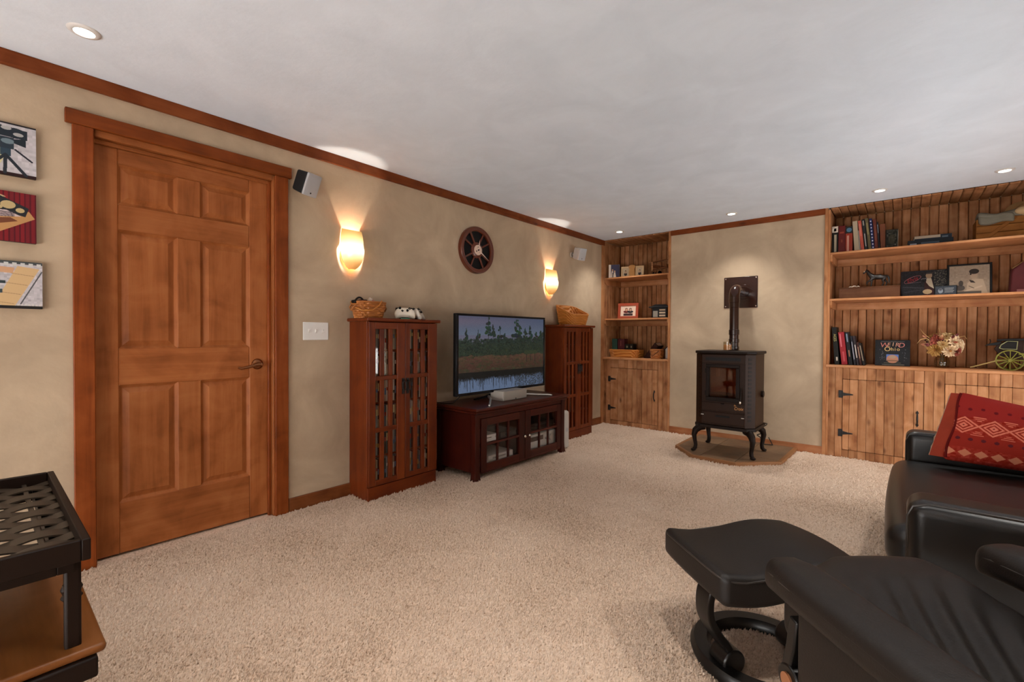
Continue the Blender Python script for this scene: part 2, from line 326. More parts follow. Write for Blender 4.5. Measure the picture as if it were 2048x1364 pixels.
# carpet: woven backing and its pile
m, nt, b = newmat('carpet'); L = nt.links.new; tc = N(nt, 'ShaderNodeTexCoord')
n1 = N(nt, 'ShaderNodeTexNoise'); n1.inputs['Scale'].default_value = 95; n1.inputs['Detail'].default_value = 3; L(tc.outputs['Object'], n1.inputs['Vector'])
n2 = N(nt, 'ShaderNodeTexNoise'); n2.inputs['Scale'].default_value = 1.6; n2.inputs['Detail'].default_value = 4; L(tc.outputs['Object'], n2.inputs['Vector'])
mx = N(nt, 'ShaderNodeMix', data_type='FLOAT'); mx.inputs[0].default_value = .35; L(n1.outputs['Fac'], mx.inputs[2]); L(n2.outputs['Fac'], mx.inputs[3])
rp = ramp(nt, [(.3, '9c806a'), (.47, 'd6bca5'), (.7, 'ead4c0')]); L(mx.outputs[0], rp.inputs['Fac']); L(rp.outputs[0], b.inputs['Base Color'])
b.inputs['Roughness'].default_value = .95; b.inputs['Specular IOR Level'].default_value = .1
bp = N(nt, 'ShaderNodeBump'); bp.inputs['Strength'].default_value = .5; bp.inputs['Distance'].default_value = .008; L(n1.outputs['Fac'], bp.inputs['Height']); L(bp.outputs[0], b.inputs['Normal'])
M_CARPET = m
MB().box(-.12, 4.42, -7.72, .6, -.05, 0).build('floor', M_CARPET, smooth=False, **S)
def pile():
    n = 420000; p = rng.random((n, 2))*np.array([4.2, 6.2]) + np.array([.03, -6.2])
    d = np.hypot(p[:, 0]-2.926, p[:, 1]+5.206)
    keep = (rng.random(n) < np.clip((1.9/np.maximum(d, .6))**1.3, .12, 1)) & ((p[:, 1]+5.0) > -.9*(p[:, 0] > 1.2)-.4) & (p[:, 1] < -.03)
    p = p[keep]; d = d[keep]; n = len(p); sc = np.clip(d/1.9, .85, 2.6)
    a = rng.random(n)*2*PI; r = (.0045+.003*rng.random(n))*sc; h = (.008+.007*rng.random(n))*np.minimum(sc, 1.3); lean = rng.random(n)*.011; la = rng.normal(.9, .8, n)
    v = np.zeros((n, 4, 3), np.float32)
    for k in range(3): v[:, k, 0] = p[:, 0]+np.cos(a+2.094*k)*r; v[:, k, 1] = p[:, 1]+np.sin(a+2.094*k)*r; v[:, k, 2] = .0003
    v[:, 3, 0] = p[:, 0]+np.cos(la)*lean; v[:, 3, 1] = p[:, 1]+np.sin(la)*lean; v[:, 3, 2] = h
    base = (np.arange(n)*4)[:, None, None]; f = (base+np.array([[0, 1, 3], [1, 2, 3], [2, 0, 3]])[None]).reshape(-1)
    me = D.meshes.new('carpet_pile'); me.vertices.add(n*4); me.vertices.foreach_set('co', v.ravel()); me.loops.add(n*9); me.loops.foreach_set('vertex_index', f.astype(np.int32))
    me.polygons.add(n*3); me.polygons.foreach_set('loop_start', np.arange(n*3, dtype=np.int32)*3); me.polygons.foreach_set('loop_total', np.full(n*3, 3, np.int32)); me.update(calc_edges=True); me.validate()
    o = link('carpet_pile', me, M_CARPET, smooth=False); tag(o, 'beige cut carpet pile covering the whole floor', 'carpet', kind='stuff')
pile()
# crown boards, base boards, corner trim
MB().box(0, .02, -7.6, 0, 2.256, H).build('trim_1', M_CROWN, bevel=.003, **S)
MB().box(.872, 2.348, -.018, 0, 2.265, H).build('trim_2', M_TRIMX, bevel=.003, **S)
MB().box(-.001, .018, -.055, 0, 0, 2.256).build('trim_3', M_FACE, bevel=.002, **S)
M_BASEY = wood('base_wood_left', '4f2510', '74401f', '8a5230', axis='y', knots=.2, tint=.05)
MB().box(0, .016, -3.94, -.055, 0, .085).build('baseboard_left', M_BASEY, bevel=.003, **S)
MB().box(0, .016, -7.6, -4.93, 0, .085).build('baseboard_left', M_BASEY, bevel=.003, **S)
MB().box(.872, 2.348, -.016, 0, 0, .078).build('baseboard_back', M_BASE, bevel=.003, **S)
MB().box(4.284, 4.3, -.6, 0, 0, .085).build('baseboard_right', M_BASEY, bevel=.003, **S)

# ------------------------------------------------------------------ door in the left wall (local x = world y, local -y = into the room)
dr = empty('door_1', (0, -4.43, 0), PI/2); dr['kind'] = 'structure'
ly = lambda y: y+4.43
def dbox(name, m, x0, x1, y0, y1, z0, z1, par=None, bev=.003): return boxpiece(name, m, par or dr, ly(x0), ly(x1), y0, y1, z0, z1, bev)
dbox('casing', M_TRIMZ, -4.915, -4.84, -.02, .0, 0, 2.08); dbox('casing', M_TRIMZ, -4.022, -3.944, -.02, 0, 0, 2.08)
dbox('head_casing', M_TRIMX, -4.938, -3.925, -.026, 0, 2.08, 2.145)
dbox('jamb', M_DOORZ, -4.85, -4.836, 0, .11, 0, 2.08); dbox('jamb', M_DOORZ, -4.028, -4.015, 0, .11, 0, 2.08); dbox('head_jamb', M_DOORX, -4.836, -4.028, 0, .11, 2.05, 2.085)
dbox('door_stop', M_TRIMZ, -4.046, -4.028, .028, .05, 0, 2.05); dbox('door_stop', M_DOORX, -4.836, -4.028, .03, .05, 2.03, 2.05)
slab = empty('door_slab', parent=dr)
Y0, Y1, ZB, ZT = -4.834, -4.03, .012, 2.035; F0, F1 = .05, .09
cols = [(-4.744, -4.5), (-4.392, -4.144)]; rows = [(.268, .856), (1.04, 1.632), (1.76, 1.957)]
for a, c in ((Y0, cols[0][0]), (cols[1][1], Y1)): boxpiece('stile', M_DOORZ, slab, ly(a), ly(c), F0, F1, ZB, ZT, .0035)
zr = [ZB, rows[0][0], rows[0][1], rows[1][0], rows[1][1], rows[2][0], rows[2][1], ZT]
for i in (0, 2, 4, 6): boxpiece('rail', M_DOORX, slab, ly(cols[0][0]), ly(cols[1][1]), F0, F1, zr[i], zr[i+1], .0035)
for z0, z1 in rows: boxpiece('mullion', M_DOORZ, slab, ly(cols[0][1]), ly(cols[1][0]), F0, F1, z0, z1, .0035)
for (a, c) in cols:
    for (z0, z1) in rows:
        xa, xb = ly(a), ly(c); i1, i2 = .012, .04
        q = lambda i, y: [(xa+i, y, z0+i), (xb-i, y, z0+i), (xb-i, y, z1-i), (xa+i, y, z1-i)]
        vs = q(0, F0+.004)+q(i1, F0+.016)+q(i1+.004, F0+.016)+q(i2, F0+.005)
        MB().add(vs, [(k+4*j, (k+1) % 4+4*j, (k+1) % 4+4*j+4, k+4*j+4) for j in range(3) for k in range(4)]+[(12, 13, 14, 15)]).build('panel', M_DOORZ, slab, ang=8)
lev = MB().lathe([(0, .016), (.02, .015), (.03, .008), (.033, 0)], 24, TR(ly(-4.10), F0, .935, PI/2)).cyl((ly(-4.10), F0-.05, .935), (ly(-4.10), F0, .935), .011)
lev.tube([(ly(-4.10), F0-.048, .935), (ly(-4.13), F0-.056, .933), (ly(-4.17), F0-.058, .922), (ly(-4.205), F0-.054, .916), (ly(-4.222), F0-.05, .92)], [.013, .011, .009, .008, .006], 10)
lev.build('door_lever', M_BRONZE, slab, label='curved bronze lever handle')

# ------------------------------------------------------------------ switch plate
t = thing('light_switch', 'white triple toggle switch plate on beige wall beside the wooden door', 'light switch', (0, -3.763, 1.137), PI/2)
MB().box(-.085, .085, -.006, 0, -.058, .058).build('plate', M_WHITE, t, bevel=.003)
for x in (-.046, 0, .046):
    MB().add([(x-.005, -.006, -.012), (x+.005, -.006, -.012), (x+.005, -.006, .012), (x-.005, -.006, .012), (x-.004, -.017, .004), (x+.004, -.017, .004), (x+.004, -.014, .011), (x-.004, -.014, .011)], [(0, 1, 5, 4), (1, 2, 6, 5), (2, 3, 7, 6), (3, 0, 4, 7), (4, 5, 6, 7)]).build('toggle', M_WHITE, t)
    for z in (-.043, .043): MB().cyl((x, -.0075, z), (x, -.006, z), .0035, n=10).build('screw', M_WHITE, t)

# ------------------------------------------------------------------ three small canvases on the left wall
def canvas_art(i):
    c = Canvas(200, 200, (205, 200, 205))
    if i == 0:
        c.noise(8, 10).ell(.3, .55, .28, .42, (225, 215, 165)).rect(0, 0, 1, .03, (40, 35, 38)).rect(0, .95, 1, 1, (45, 20, 22))
        c.poly([(.3, .08), (.88, .1), (.88, .28), (.3, .26)], (38, 48, 58)).ell(.72, .18, .14, .1, (38, 48, 58)).ell(.45, .14, .13, .09, (38, 48, 58))
        for x, y in ((.42, .14), (.6, .11), (.76, .2), (.3, .15)): c.ell(x, y, .07, .035, (190, 190, 190))
        c.rect(.5, .28, .7, .5, (45, 58, 70)).ell(.62, .36, .09, .05, (120, 140, 150)).poly([(.7, .3), (.86, .26), (.86, .42), (.7, .38)], (35, 45, 55)).rect(.52, .5, .66, .64, (50, 70, 85)).line(.72, .5, .94, .68, .03, (40, 40, 50))
        for x in (.3, .58, .86): c.line(.59, .62, x, .97, .05, (40, 45, 55))
        c.ell(.38, .84, .12, .1, (60, 55, 60)).ell(.38, .84, .06, .05, (190, 170, 140))
    elif i == 1:
        for k in range(14): c.rect(k/14, 0, k/14+.05, 1, (120+8*(k % 3), 28, 36)).rect(k/14+.05, 0, k/14+.072, 1, (88, 18, 28))
        c.poly([(0, .02), (.35, 0), (.6, .12), (.3, .18), (0, .2)], (205, 180, 140))
        c.poly([(0, .72), (.9, .36), (.98, .5), (.4, .9), (0, .98)], (200, 150, 95))
        c.poly([(.05, .16), (.5, .1), (.9, .3), (.85, .48), (.3, .36), (.05, .32)], (40, 42, 46))
        for x, y, r in ((.2, .22, .07), (.4, .17, .09), (.3, .3, .07), (.62, .27, .1), (.78, .36, .06), (.5, .33, .05)): c.ell(x, y, r, r*.8, (205, 180, 130))
        c.poly([(.0, .42), (.6, .38), (.8, .48), (.1, .58)], (215, 195, 195))
        for k in range(5): c.line(.05, .44+.03*k, .7, .41+.02*k, .012, (70, 60, 70))
        c.poly([(.1, .62), (.65, .52), (.75, .58), (.2, .76)], (120, 70, 45)).ell(.08, .66, .12, .1, (190, 150, 60))
    else:
        c.noise(10, 8).rect(0, 0, 1, .06, (70, 75, 78))
        for k in range(9): c.rect(.04+k*.11, .03, .1+k*.11, .1, (215, 215, 212)).rect(.6+k*.05, .9, .63+k*.05, .95, (225, 220, 215))
        c.poly([(.3, .12), (.62, .14), (.6, .26), (.3, .24)], (220, 170, 130)).poly([(.66, .1), (.96, .14), (.62, .95), (.34, .93)], (225, 190, 140))
        for k in range(4): c.line(.88-.09*k, .3+.2*k, .58-.08*k, .26+.2*k, .012, (180, 150, 110))
        c.rect(0, .42, .5, .48, (55, 65, 70)).rect(0, .6, .46, .68, (60, 75, 80)).rect(.1, .48, .14, .62, (50, 55, 60)).line(0, .7, .38, .95, .03, (30, 28, 30)).line(.4, .7, 0, .95, .03, (30, 28, 30)).rect(.24, .28, .3, .6, (50, 60, 65)).line(.99, .2, .7, .9, .02, (90, 90, 92)).rect(0, .94, 1, 1, (40, 35, 34))
    c.a *= .86; return c
for i, (yr, z0, z1, lab) in enumerate([(-5.03, 1.79, 2.01, 'topmost of three small canvases, vintage film camera on a tripod'), (-5.031, 1.508, 1.72, 'middle small canvas with a film reel on red curtain ground'), (-5.014, 1.222, 1.425, 'lowest small canvas, director chair and pale film strip')]):
    t = thing('canvas_picture', lab, 'picture', (0, yr-.11, z0), PI/2, 'movie themed canvases by the door')
    h = z1-z0; MB().box(-.11, .11, -.024, 0, 0, h).build('stretcher', col('2a1c18'), t, bevel=.002)
    print_panel('painting', canvas_art(i).mat('movie_painting', .6), t, .22, h, Matrix.Translation((0, -.0245, 0)))

# ------------------------------------------------------------------ wall speakers
def speaker(loc, nx, ny, pitch, side_mat, lab):
    rz = math.atan2(nx, -ny)     # local -y to the facing direction
    t = thing('wall_speaker', lab, 'speaker', loc, rz, 'surround speakers near the ceiling'); t.rotation_euler = (pitch, 0, rz)
    def taper(x, y, z): k = 1-.12*(y+.05)/.1; return (x*k, y, z*(1-.08*(y+.05)/.1))
    MB().rbox((0, .01, 0), (.105, .1, .135), .014, 3, fn=taper).build('cabinet', side_mat, t)
    MB().rbox((0, -.045, 0), (.106, .016, .136), .007, 3).build('grille', M_GREY, t, label='pale grey front grille')
    MB().cyl((0, -.054, -.048), (0, -.0525, -.048), .005, n=12).build('badge', M_BLACK, t)
    mw = t.rotation_euler.to_matrix(); w = mw.transposed() @ (Vector((0, loc[1], loc[2]))-Vector(loc))
    MB().cyl((0, .05, 0), w*.85, .012, n=10).build('bracket_arm', M_GREYB, t); 
    d = w.normalized(); MB().cyl(w*.85, w, .03, n=16).build('bracket_plate', M_GREYB, t)
speaker((.11, -3.872, 2.048), .95, .31, R(23), col('1a1b1c'), 'tilted wall speaker with black side beside the door casing')
speaker((.11, -.742, 2.043), .96, -.25, R(16), col('a9a8a8'), 'all grey tilted wall speaker above the far sconce near the corner')

# ------------------------------------------------------------------ wall sconces
m, nt, b = newmat('lit_amber_glass'); L = nt.links.new; tc = N(nt, 'ShaderNodeTexCoord'); sp = N(nt, 'ShaderNodeSeparateXYZ'); L(tc.outputs['Object'], sp.inputs[0])
mr = N(nt, 'ShaderNodeMapRange'); mr.inputs['From Min'].default_value = -.135; mr.inputs['From Max'].default_value = .135; L(sp.outputs['Z'], mr.inputs['Value'])
rp = ramp(nt, [(0, 'f0963c'), (.18, 'ffc878'), (.4, 'fff0c8'), (.62, 'fff0c0'), (.85, 'ffd880'), (1, 'f0a848')]); L(mr.outputs[0], rp.inputs['Fac'])
r2 = ramp(nt, [(0, '6a6a6a'), (.14, '7a7a7a'), (.3, 'c0c0c0'), (.5, 'ffffff'), (.72, 'b8b8b8'), (.88, '848484'), (1, '747474')]); L(mr.outputs[0], r2.inputs['Fac'])
ml = N(nt, 'ShaderNodeMath', operation='MULTIPLY'); ml.inputs[1].default_value = 1.75; L(r2.outputs[0], ml.inputs[0])
L(rp.outputs[0], b.inputs['Emission Color']); L(ml.outputs[0], b.inputs['Emission Strength']); b.inputs['Base Color'].default_value = lin('e8b070'); b.inputs['Roughness'].default_value = .2
M_SHADE = m
def sconce(y, z, lab):
    t = thing('wall_sconce', lab, 'wall lamp', (0, y, z), PI/2, 'amber glass sconces on the left wall')
    MB().lathe([(0, .026), (.03, .024), (.05, .016), (.062, 0)], 32, TR(-.012, 0, -.035, PI/2) @ Matrix.Diagonal((.95, 1.25, 1, 1))).build('backplate', M_BRASS, t)
    def shell(k):
        def f(u, v):
            a = PI*(u*1.0); zz = -.135+.255*v; q = (zz+.0)/.14; rr = math.sqrt(max(0, 1-q*q)) if q < .12 else math.sqrt(max(0, 1-((q-.12)*.72)**2-.0144))
            rr = max(rr, .02); zt = zz + (.02*v*v*(1-math.sin(a)))*1.0
            return (-math.cos(a)*.08*rr*k, (-.004 if v > .62 else -.004-.010*min(1, (.62-v)/.12))-math.sin(a)*.098*rr*k, zt)
        return f
    MB().grid(shell(1), 28, 20).grid(shell(.94), 28, 20, flip=True).build('glass_shade', M_SHADE, t, ang=60)
    MB().cyl((0, -.05, -.07), (0, -.05, -.02), .012).build('lamp_holder', M_BRASS, t)
    lamp('sconce_bulb', 'POINT', (.055, y, z+.01), 7.5, (1, .87, .7), shadow_soft_size=.008)
sconce(-3.515, 1.70, 'lit amber half-egg sconce on the left wall nearer to the wooden door')
sconce(-1.178, 1.69, 'lit amber half-egg sconce above the far basket and cabinet')

# ------------------------------------------------------------------ film reel clock
t = thing('wall_clock', 'round brown wall clock made like an old film reel', 'clock', (0, -2.297, 1.872), PI/2)
M_REEL = plain('reel_wood', '5a2410', .35, coat=.3, var=.12); ROT = TR(0, 0, 0, PI/2)
MB().cyl((0, -.012, 0), (0, 0, 0), .19, n=48).build('dial_back', M_BLACK, t)
MB().lathe([(.168, .012), (.168, .03), (.176, .036), (.19, .032), (.203, .036), (.208, .026), (.208, 0), (.168, 0)], 56, ROT).build('rim', M_REEL, t)
sk = []
for k in range(4):
    for da in (-17, 17):
        a = R(45+90*k+da); ca, sa = math.cos(a), math.sin(a)
        MB().ribbon([(ca*.05, -.018, sa*.05), (ca*.175, -.018, sa*.175)], (-sa, 0, ca), .015, .012).build('spoke', M_REEL, t, bevel=.002)
MB().lathe([(0, .03), (.055, .03), (.07, .02), (.07, .01)], 40, ROT).build('hub', M_REEL, t)
MB().cyl((0, -.036, 0), (0, -.03, 0), .045, n=32).build('hub_disc', col('d8bca8'), t, label='cream centre disc')
for k in range(3):
    a = R(90+120*k); MB().cyl((math.cos(a)*.024, -.0365, math.sin(a)*.024), (math.cos(a)*.024, -.035, math.sin(a)*.024), .007, n=10).build('hub_hole', M_BLACK, t)
for ang, ln, w in ((80, .095, .016), (-31, .155, .013)):
    a = R(ang); ca, sa = math.cos(a), math.sin(a)
    MB().add([(sa*w/2, -.041, -ca*w/2), (-sa*w/2, -.041, ca*w/2), (ca*ln, -.041, sa*ln), (sa*w/2, -.039, -ca*w/2), (-sa*w/2, -.039, ca*w/2), (ca*ln, -.039, sa*ln)], [(0, 1, 2), (5, 4, 3), (0, 2, 5, 3), (1, 0, 3, 4), (2, 1, 4, 5)]).build('hand', col('e0c8b8'), t)
MB().cyl((0, -.045, 0), (0, -.036, 0), .007, n=12).build('spindle', M_BLACK, t)

# ------------------------------------------------------------------ media cabinets
SL = [(.05, .086), (.118, .155), (.186, .223)]           # slots from the outer edge of a door
TIER = [(.135, .457), (.489, .807), (.836, 1.155)]
def media_cabinet(yc, lab):
    t = thing('media_cabinet', lab, 'cabinet', (0, yc, 0), PI/2, 'tall cherry media cabinets'); w = .2925; dp = .222
    boxpiece('side_panel', M_CAB, t, -w, -w+.02, -dp, -.004, 0, 1.205, .002); boxpiece('side_panel', M_CAB, t, w-.02, w, -dp, -.004, 0, 1.205, .002)
    boxpiece('back_panel', M_CAB, t, -w+.02, w-.02, -.012, -.004, .09, 1.205, .0); boxpiece('plinth', M_CABX, t, -w+.0005, w-.0005, -dp-.012, -dp+.008, 0, .092, .003)
    boxpiece('bottom_board', M_CABX, t, -w+.02, w-.02, -dp, -.012, .092, .108, .0); boxpiece('top_board', M_CABX, t, -w-.02, w+.02, -.262, -.001, 1.205, 1.228, .006)
    for k in range(1, 6): boxpiece('inner_shelf', M_CABX, t, -w+.02, w-.02, -.205, -.012, SZ[k]-.012, SZ[k], .0)
    for s in (-1, 1):
        dd = empty('door', parent=t); x0, x1 = (-w+.003, -.0015) if s < 0 else (.0015, w-.003); f0, f1 = -.244, -.224
        sl = [(x0+a, x0+b) for a, b in SL]
        if s > 0: sl = [(x0+.04, x0+.076), (x0+.108, x0+.143), (x0+.174, x0+.208)]
        boxpiece('stile', M_CAB, dd, x0, sl[0][0], f0, f1, .1, 1.2, .002); boxpiece('stile', M_CAB, dd, sl[2][1], x1, f0, f1, .1, 1.2, .002)
        zz = [.1, TIER[0][0], TIER[0][1], TIER[1][0], TIER[1][1], TIER[2][0], TIER[2][1], 1.2]
        for i in (0, 2, 4, 6): boxpiece('rail', M_CABX, dd, sl[0][0], sl[2][1], f0, f1, zz[i], zz[i+1], .002)
        for z0, z1 in TIER:
            for a, b in ((sl[0][1], sl[1][0]), (sl[1][1], sl[2][0])): boxpiece('slat', M_CAB, dd, a, b, f0+.002, f1, z0, z1, .0015)
        MB().box(sl[0][0], sl[2][1], f1-.004, f1-.001, .135, 1.155).build('glass_pane', M_GLASS, dd, smooth=False)
        hx = -.012 if s < 0 else .039-.012
        hx = x1-.018 if s < 0 else x0+.018; h = MB().box(hx-.01, hx+.01, f0-.004, f0, .7, .81)
        h.cyl((hx, f0-.02, .79), (hx, f0, .79), .007, n=10).tube([(hx-.012, f0-.018, .785), (hx-.015, f0-.02, .75), (hx-.01, f0-.022, .728), (hx+.01, f0-.022, .728), (hx+.015, f0-.02, .75), (hx+.012, f0-.018, .785)], .0035, 8)
        h.build('pull_handle', M_IRON, dd, label='black iron bail pull')
    return t
SZ = [.108, .292, .474, .655, .836, 1.014]
media_cabinet(-3.232, 'tall cherry media cabinet nearer to the door, disc cases showing through its slats')
media_cabinet(-.948, 'tall cherry media cabinet in the far corner, dark inside, wicker basket on top')
ordn = ['lowest', 'second lowest', 'third lowest', 'third highest', 'second highest', 'topmost']; slotn = ['first', 'second', 'third', 'fourth', 'fifth', 'sixth']
SPINE = [('grey', '8f8f8a'), ('black', '131315'), ('white', 'cfc8be'), ('blue-grey', '56636e'), ('dark brown', '2e1c16'), ('tan', 'a58a6c'), ('maroon', '4a1218'), ('teal', '3d5552'), ('cream', 'bfae94')]
def disc(yw, z, h, cname, c, lab, grp, xf):
    t = thing('disc_case', lab, 'disc case', (xf, yw, z), PI/2, grp)
    MB().box(-.007, .007, 0, .12, 0, h).build('case', col(c, .3), t, bevel=.0015)
    c2 = random.choice(['e0d8cc', '1a1a1c', 'b08a50', '9c3028', '5878a0', 'd8c890'])
    z1 = h*random.uniform(.3, .6); MB().box(-.0055, .0055, -.0006, .001, z1, z1+h*random.uniform(.12, .35)).build('spine_label', col(c2, .4), t)
w0 = -3.232-.2925
slots1 = [(w0+.003+a, w0+.003+b) for a, b in SL] + [(-3.2305+a, -3.2305+b) for a, b in ((.04, .076), (.108, .143), (.174, .208))]
posn = ['left', 'middle', 'right']
for r in range(6):
    last = None
    for si, (a, b) in enumerate(slots1):
        for k in range(3):
            cn, cc = random.choice([q for q in SPINE if q != last]); last = (cn, cc)
            disc(a+.037+.0148*k, SZ[r], random.choice([.15, .152, .156, .16]), cn, cc, f'{cn} disc case, {posn[k]} one behind {slotn[si]} slot, {ordn[r]} shelf, cabinet by the door', 'disc cases in the near cabinet', .2)
for r, si, cn, cc in ((4, 0, 'tan', 'a58a6c'), (2, 1, 'grey', '8f8f8a'), (3, 3, 'dark brown', '2e1c16'), (1, 0, 'white', 'cfc8be'), (1, 1, 'white', 'cfc8be'), (0, 3, 'maroon', '4a1218'), (5, 4, 'dark brown', '2e1c16')):
    a, b = slots1[si]; disc(a+2.284+.085, SZ[r], .15, cn, cc, f'{cn} disc case behind {slotn[si]} slot, {ordn[r]} shelf, cabinet in the far corner', 'disc cases in the far cabinet', .2)

# ------------------------------------------------------------------ things on the media cabinets
def ring_pts(rx, ry, z, n=40, p=2.6, cx=0, cy=0):
    o = []
    for k in range(n):
        a = 2*PI*k/n; c, s_ = math.cos(a), math.sin(a); o.append((cx+rx*math.copysign(abs(c)**(2/p), c), cy+ry*math.copysign(abs(s_)**(2/p), s_), z))
    return o
def basket(t, rx, ry, h, taper, rows, n=48, p=3.2, mat=None, zf=lambda x, y: 1, amp=.004, lo=0):
    """woven basket: checker-displaced wall inside and out, floor and rim"""
    mat = mat or M_BASKET; m = rows*2
    def lay(off):
        mb = MB(); vs = []
        for j in range(m+1):
            f = j/m; k = taper+(1-taper)*f
            for i, q in enumerate(ring_pts(1, 1, 0, n, p)):
                sgn = 1 if ((i//2)+(j//2)) % 2 else -1; bul = amp*sgn
                vs.append((q[0]*(rx*k+off+bul), q[1]*(ry*k+off+bul), lo+(h*zf(q[0], q[1])-lo)*f))
        mb.add(vs, [(j*n+i, j*n+(i+1) % n, (j+1)*n+(i+1) % n, (j+1)*n+i) for j in range(m) for i in range(n)]); return mb
    a = lay(0); b = lay(-.006); a.add(b.v, [f[::-1] for f in b.f]); a.prism([(q[0]*rx*taper, q[1]*ry*taper) for q in ring_pts(1, 1, 0, n, p)], lo, lo+.006)
    a.build('woven_body', mat, t, smooth=False)
    rp_ = [(q[0]*(rx-.002), q[1]*(ry-.002), h*zf(q[0], q[1])) for q in ring_pts(1, 1, 0, n, p)]
    MB().tube(rp_, .0065, 8, True).build('rim', mat, t, ang=80)
t = thing('wicker_basket', 'small round wicker basket with swing handle on the cabinet by the door', 'basket', (.125, -3.452, 1.228), PI/2)
basket(t, .112, .085, .108, .78, 7, mat=M_BASKETD)
for sgn in (-1, 1): MB().tube([(sgn*.114, -.03, .085), (sgn*.128, -.02, .07), (sgn*.13, 0, .05), (sgn*.128, .02, .07), (sgn*.114, .03, .085)], .005, 8).build('ear_loop', M_BASKETD, t, ang=80)
MB().tube([(-.115, -.03, .07), (-.1, -.075, .05), (-.03, -.1, .052), (.02, -.098, .085), (.05, -.085, .118)], .0045, 8).build('handle', M_BASKET, t, ang=80, label='pale swing handle hanging in front')
t = thing('headset', 'dark headset lying on top of the small basket by the door', 'headset', (.125, -3.5, 1.325), PI/2)
MB().tube([(-.06+.005*k, .0, .012+.03*math.sin(PI*k/16)) for k in range(17)], .006, 8).build('headband', M_BLACK, t); MB().rbox((-.055, -.01, .012), (.045, .05, .022), .009).build('ear_cup', M_BLACK, t); MB().rbox((.012, .01, .018), (.05, .045, .024), .009).build('ear_cup', col('3a1c1c'), t)
t = thing('game_cartridge', 'pink and grey packet sticking out of the small basket by the door', 'packet', (.12, -3.43, 1.315), PI/2)
MB().box(-.035, .035, -.008, .008, -.01, .045, TR(0, 0, 0, 0, R(28))).build('sleeve', col('c08a84'), t, bevel=.003); MB().box(-.036, -.014, -.009, .009, .02, .046, TR(0, 0, 0, 0, R(28))).build('flap', col('e8dcd0'), t, bevel=.002)
def gamepad(loc, rz, lean, shell, face, glow, lab):
    t = thing('game_controller', lab, 'controller', loc, rz, 'game controllers on the cabinet')
    M = TR(0, 0, .052, lean)
    def f(x, y, z): g = max(0, (abs(x)-.022)/.05); return (x*(1-.06*(z < 0)), y*(1-.25*g)-(.012*g), z*(1-.1*g)-.034*g*g-.006)
    MB().rbox((0, 0, 0), (.15, .05, .08), .022, 4, fn=f, ext=6).build('shell', shell, t).matrix_local = M
    def on(p): return M @ TR(*p)
    for x, z in ((-.034, .014), (.018, -.008)): MB().cyl((0, -.036, 0), (0, -.02, 0), .009, .0075, 16).build('thumb_stick', M_BLACK, t).matrix_local = on((x, 0, z))
    for x, z in ((.03, .014), (.044, .014), (.037, .021), (.037, .007)): MB().cyl((0, -.029, 0), (0, -.022, 0), .0042, n=12).build('button', face, t).matrix_local = on((x, 0, z))
    d = MB().box(-.009, .009, -.029, -.022, -.003, .003).box(-.003, .003, -.029, -.022, -.009, .009); d.build('direction_pad', M_BLACK, t).matrix_local = on((-.018, 0, -.008))
    for s in (-1, 1): MB().rbox((0, 0, 0), (.034, .03, .012), .005).build('shoulder_button', M_BLACK, t).matrix_local = on((s*.045, .004, .032))
    b = MB().rbox((0, 0, .02), (.075, .05, .04), .014, 3).box(-.03, .03, -.035, .03, 0, .008); b.build('stand', M_BLACK if glow != 'c03030' else col('2a0f12'), t)
    MB().box(-.032, .032, -.038, -.03, .001, .008).build('light_bar', col(glow, .4), t, bevel=.002)
gamepad((.14, -3.165, 1.228), R(62), R(-38), col('e6dfd0', .4), M_BLACK, '58c8a8', 'white game controller on stand with green edge, cabinet by the door')
gamepad((.13, -3.045, 1.228), R(130), R(-30), col('ddd6cc', .4), M_BLACK, 'c03030', 'white and black game controller on stand with red edge')
t = thing('wicker_basket', 'slope fronted wicker basket on the far corner cabinet', 'basket', (.13, -.91, 1.228), PI/2)
basket(t, .2, .112, .22, .8, 9, n=52, p=5, zf=lambda x, y: .76+.24*y, amp=.0045)

# ------------------------------------------------------------------ television console
t = thing('tv_console', 'dark mahogany television console with glass paned doors', 'tv stand', (0, -2.165, 0), PI/2)
cw = .605; cy0, cy1 = -.485, -.02
boxpiece('top_board', M_CONX, t, -.622, .622, -.515, -.006, .535, .56, .008); boxpiece('cornice', M_CONX, t, -.61, .61, -.503, -.01, .515, .535, .006)
boxpiece('side_panel', M_CON, t, -.59, -.565, -.46, -.03, .06, .515, .002); boxpiece('side_panel', M_CON, t, .565, .59, -.46, -.03, .06, .515, .002)
boxpiece('back_panel', M_CON, t, -.565, .565, -.04, -.03, .06, .515, 0); boxpiece('bottom_board', M_CONX, t, -.565, .565, -.455, -.04, .06, .08, 0); boxpiece('inner_shelf', M_CONX, t, -.565, .565, -.4, -.04, .255, .272, 0)
boxpiece('apron', M_CONX, t, -.545, .545, -.47, -.45, .475, .515, .002); boxpiece('bottom_rail', M_CONX, t, -.545, .545, -.465, -.45, .045, .06, .002); boxpiece('divider', M_CON, t, -.01, .01, -.44, -.04, .08, .515, 0)
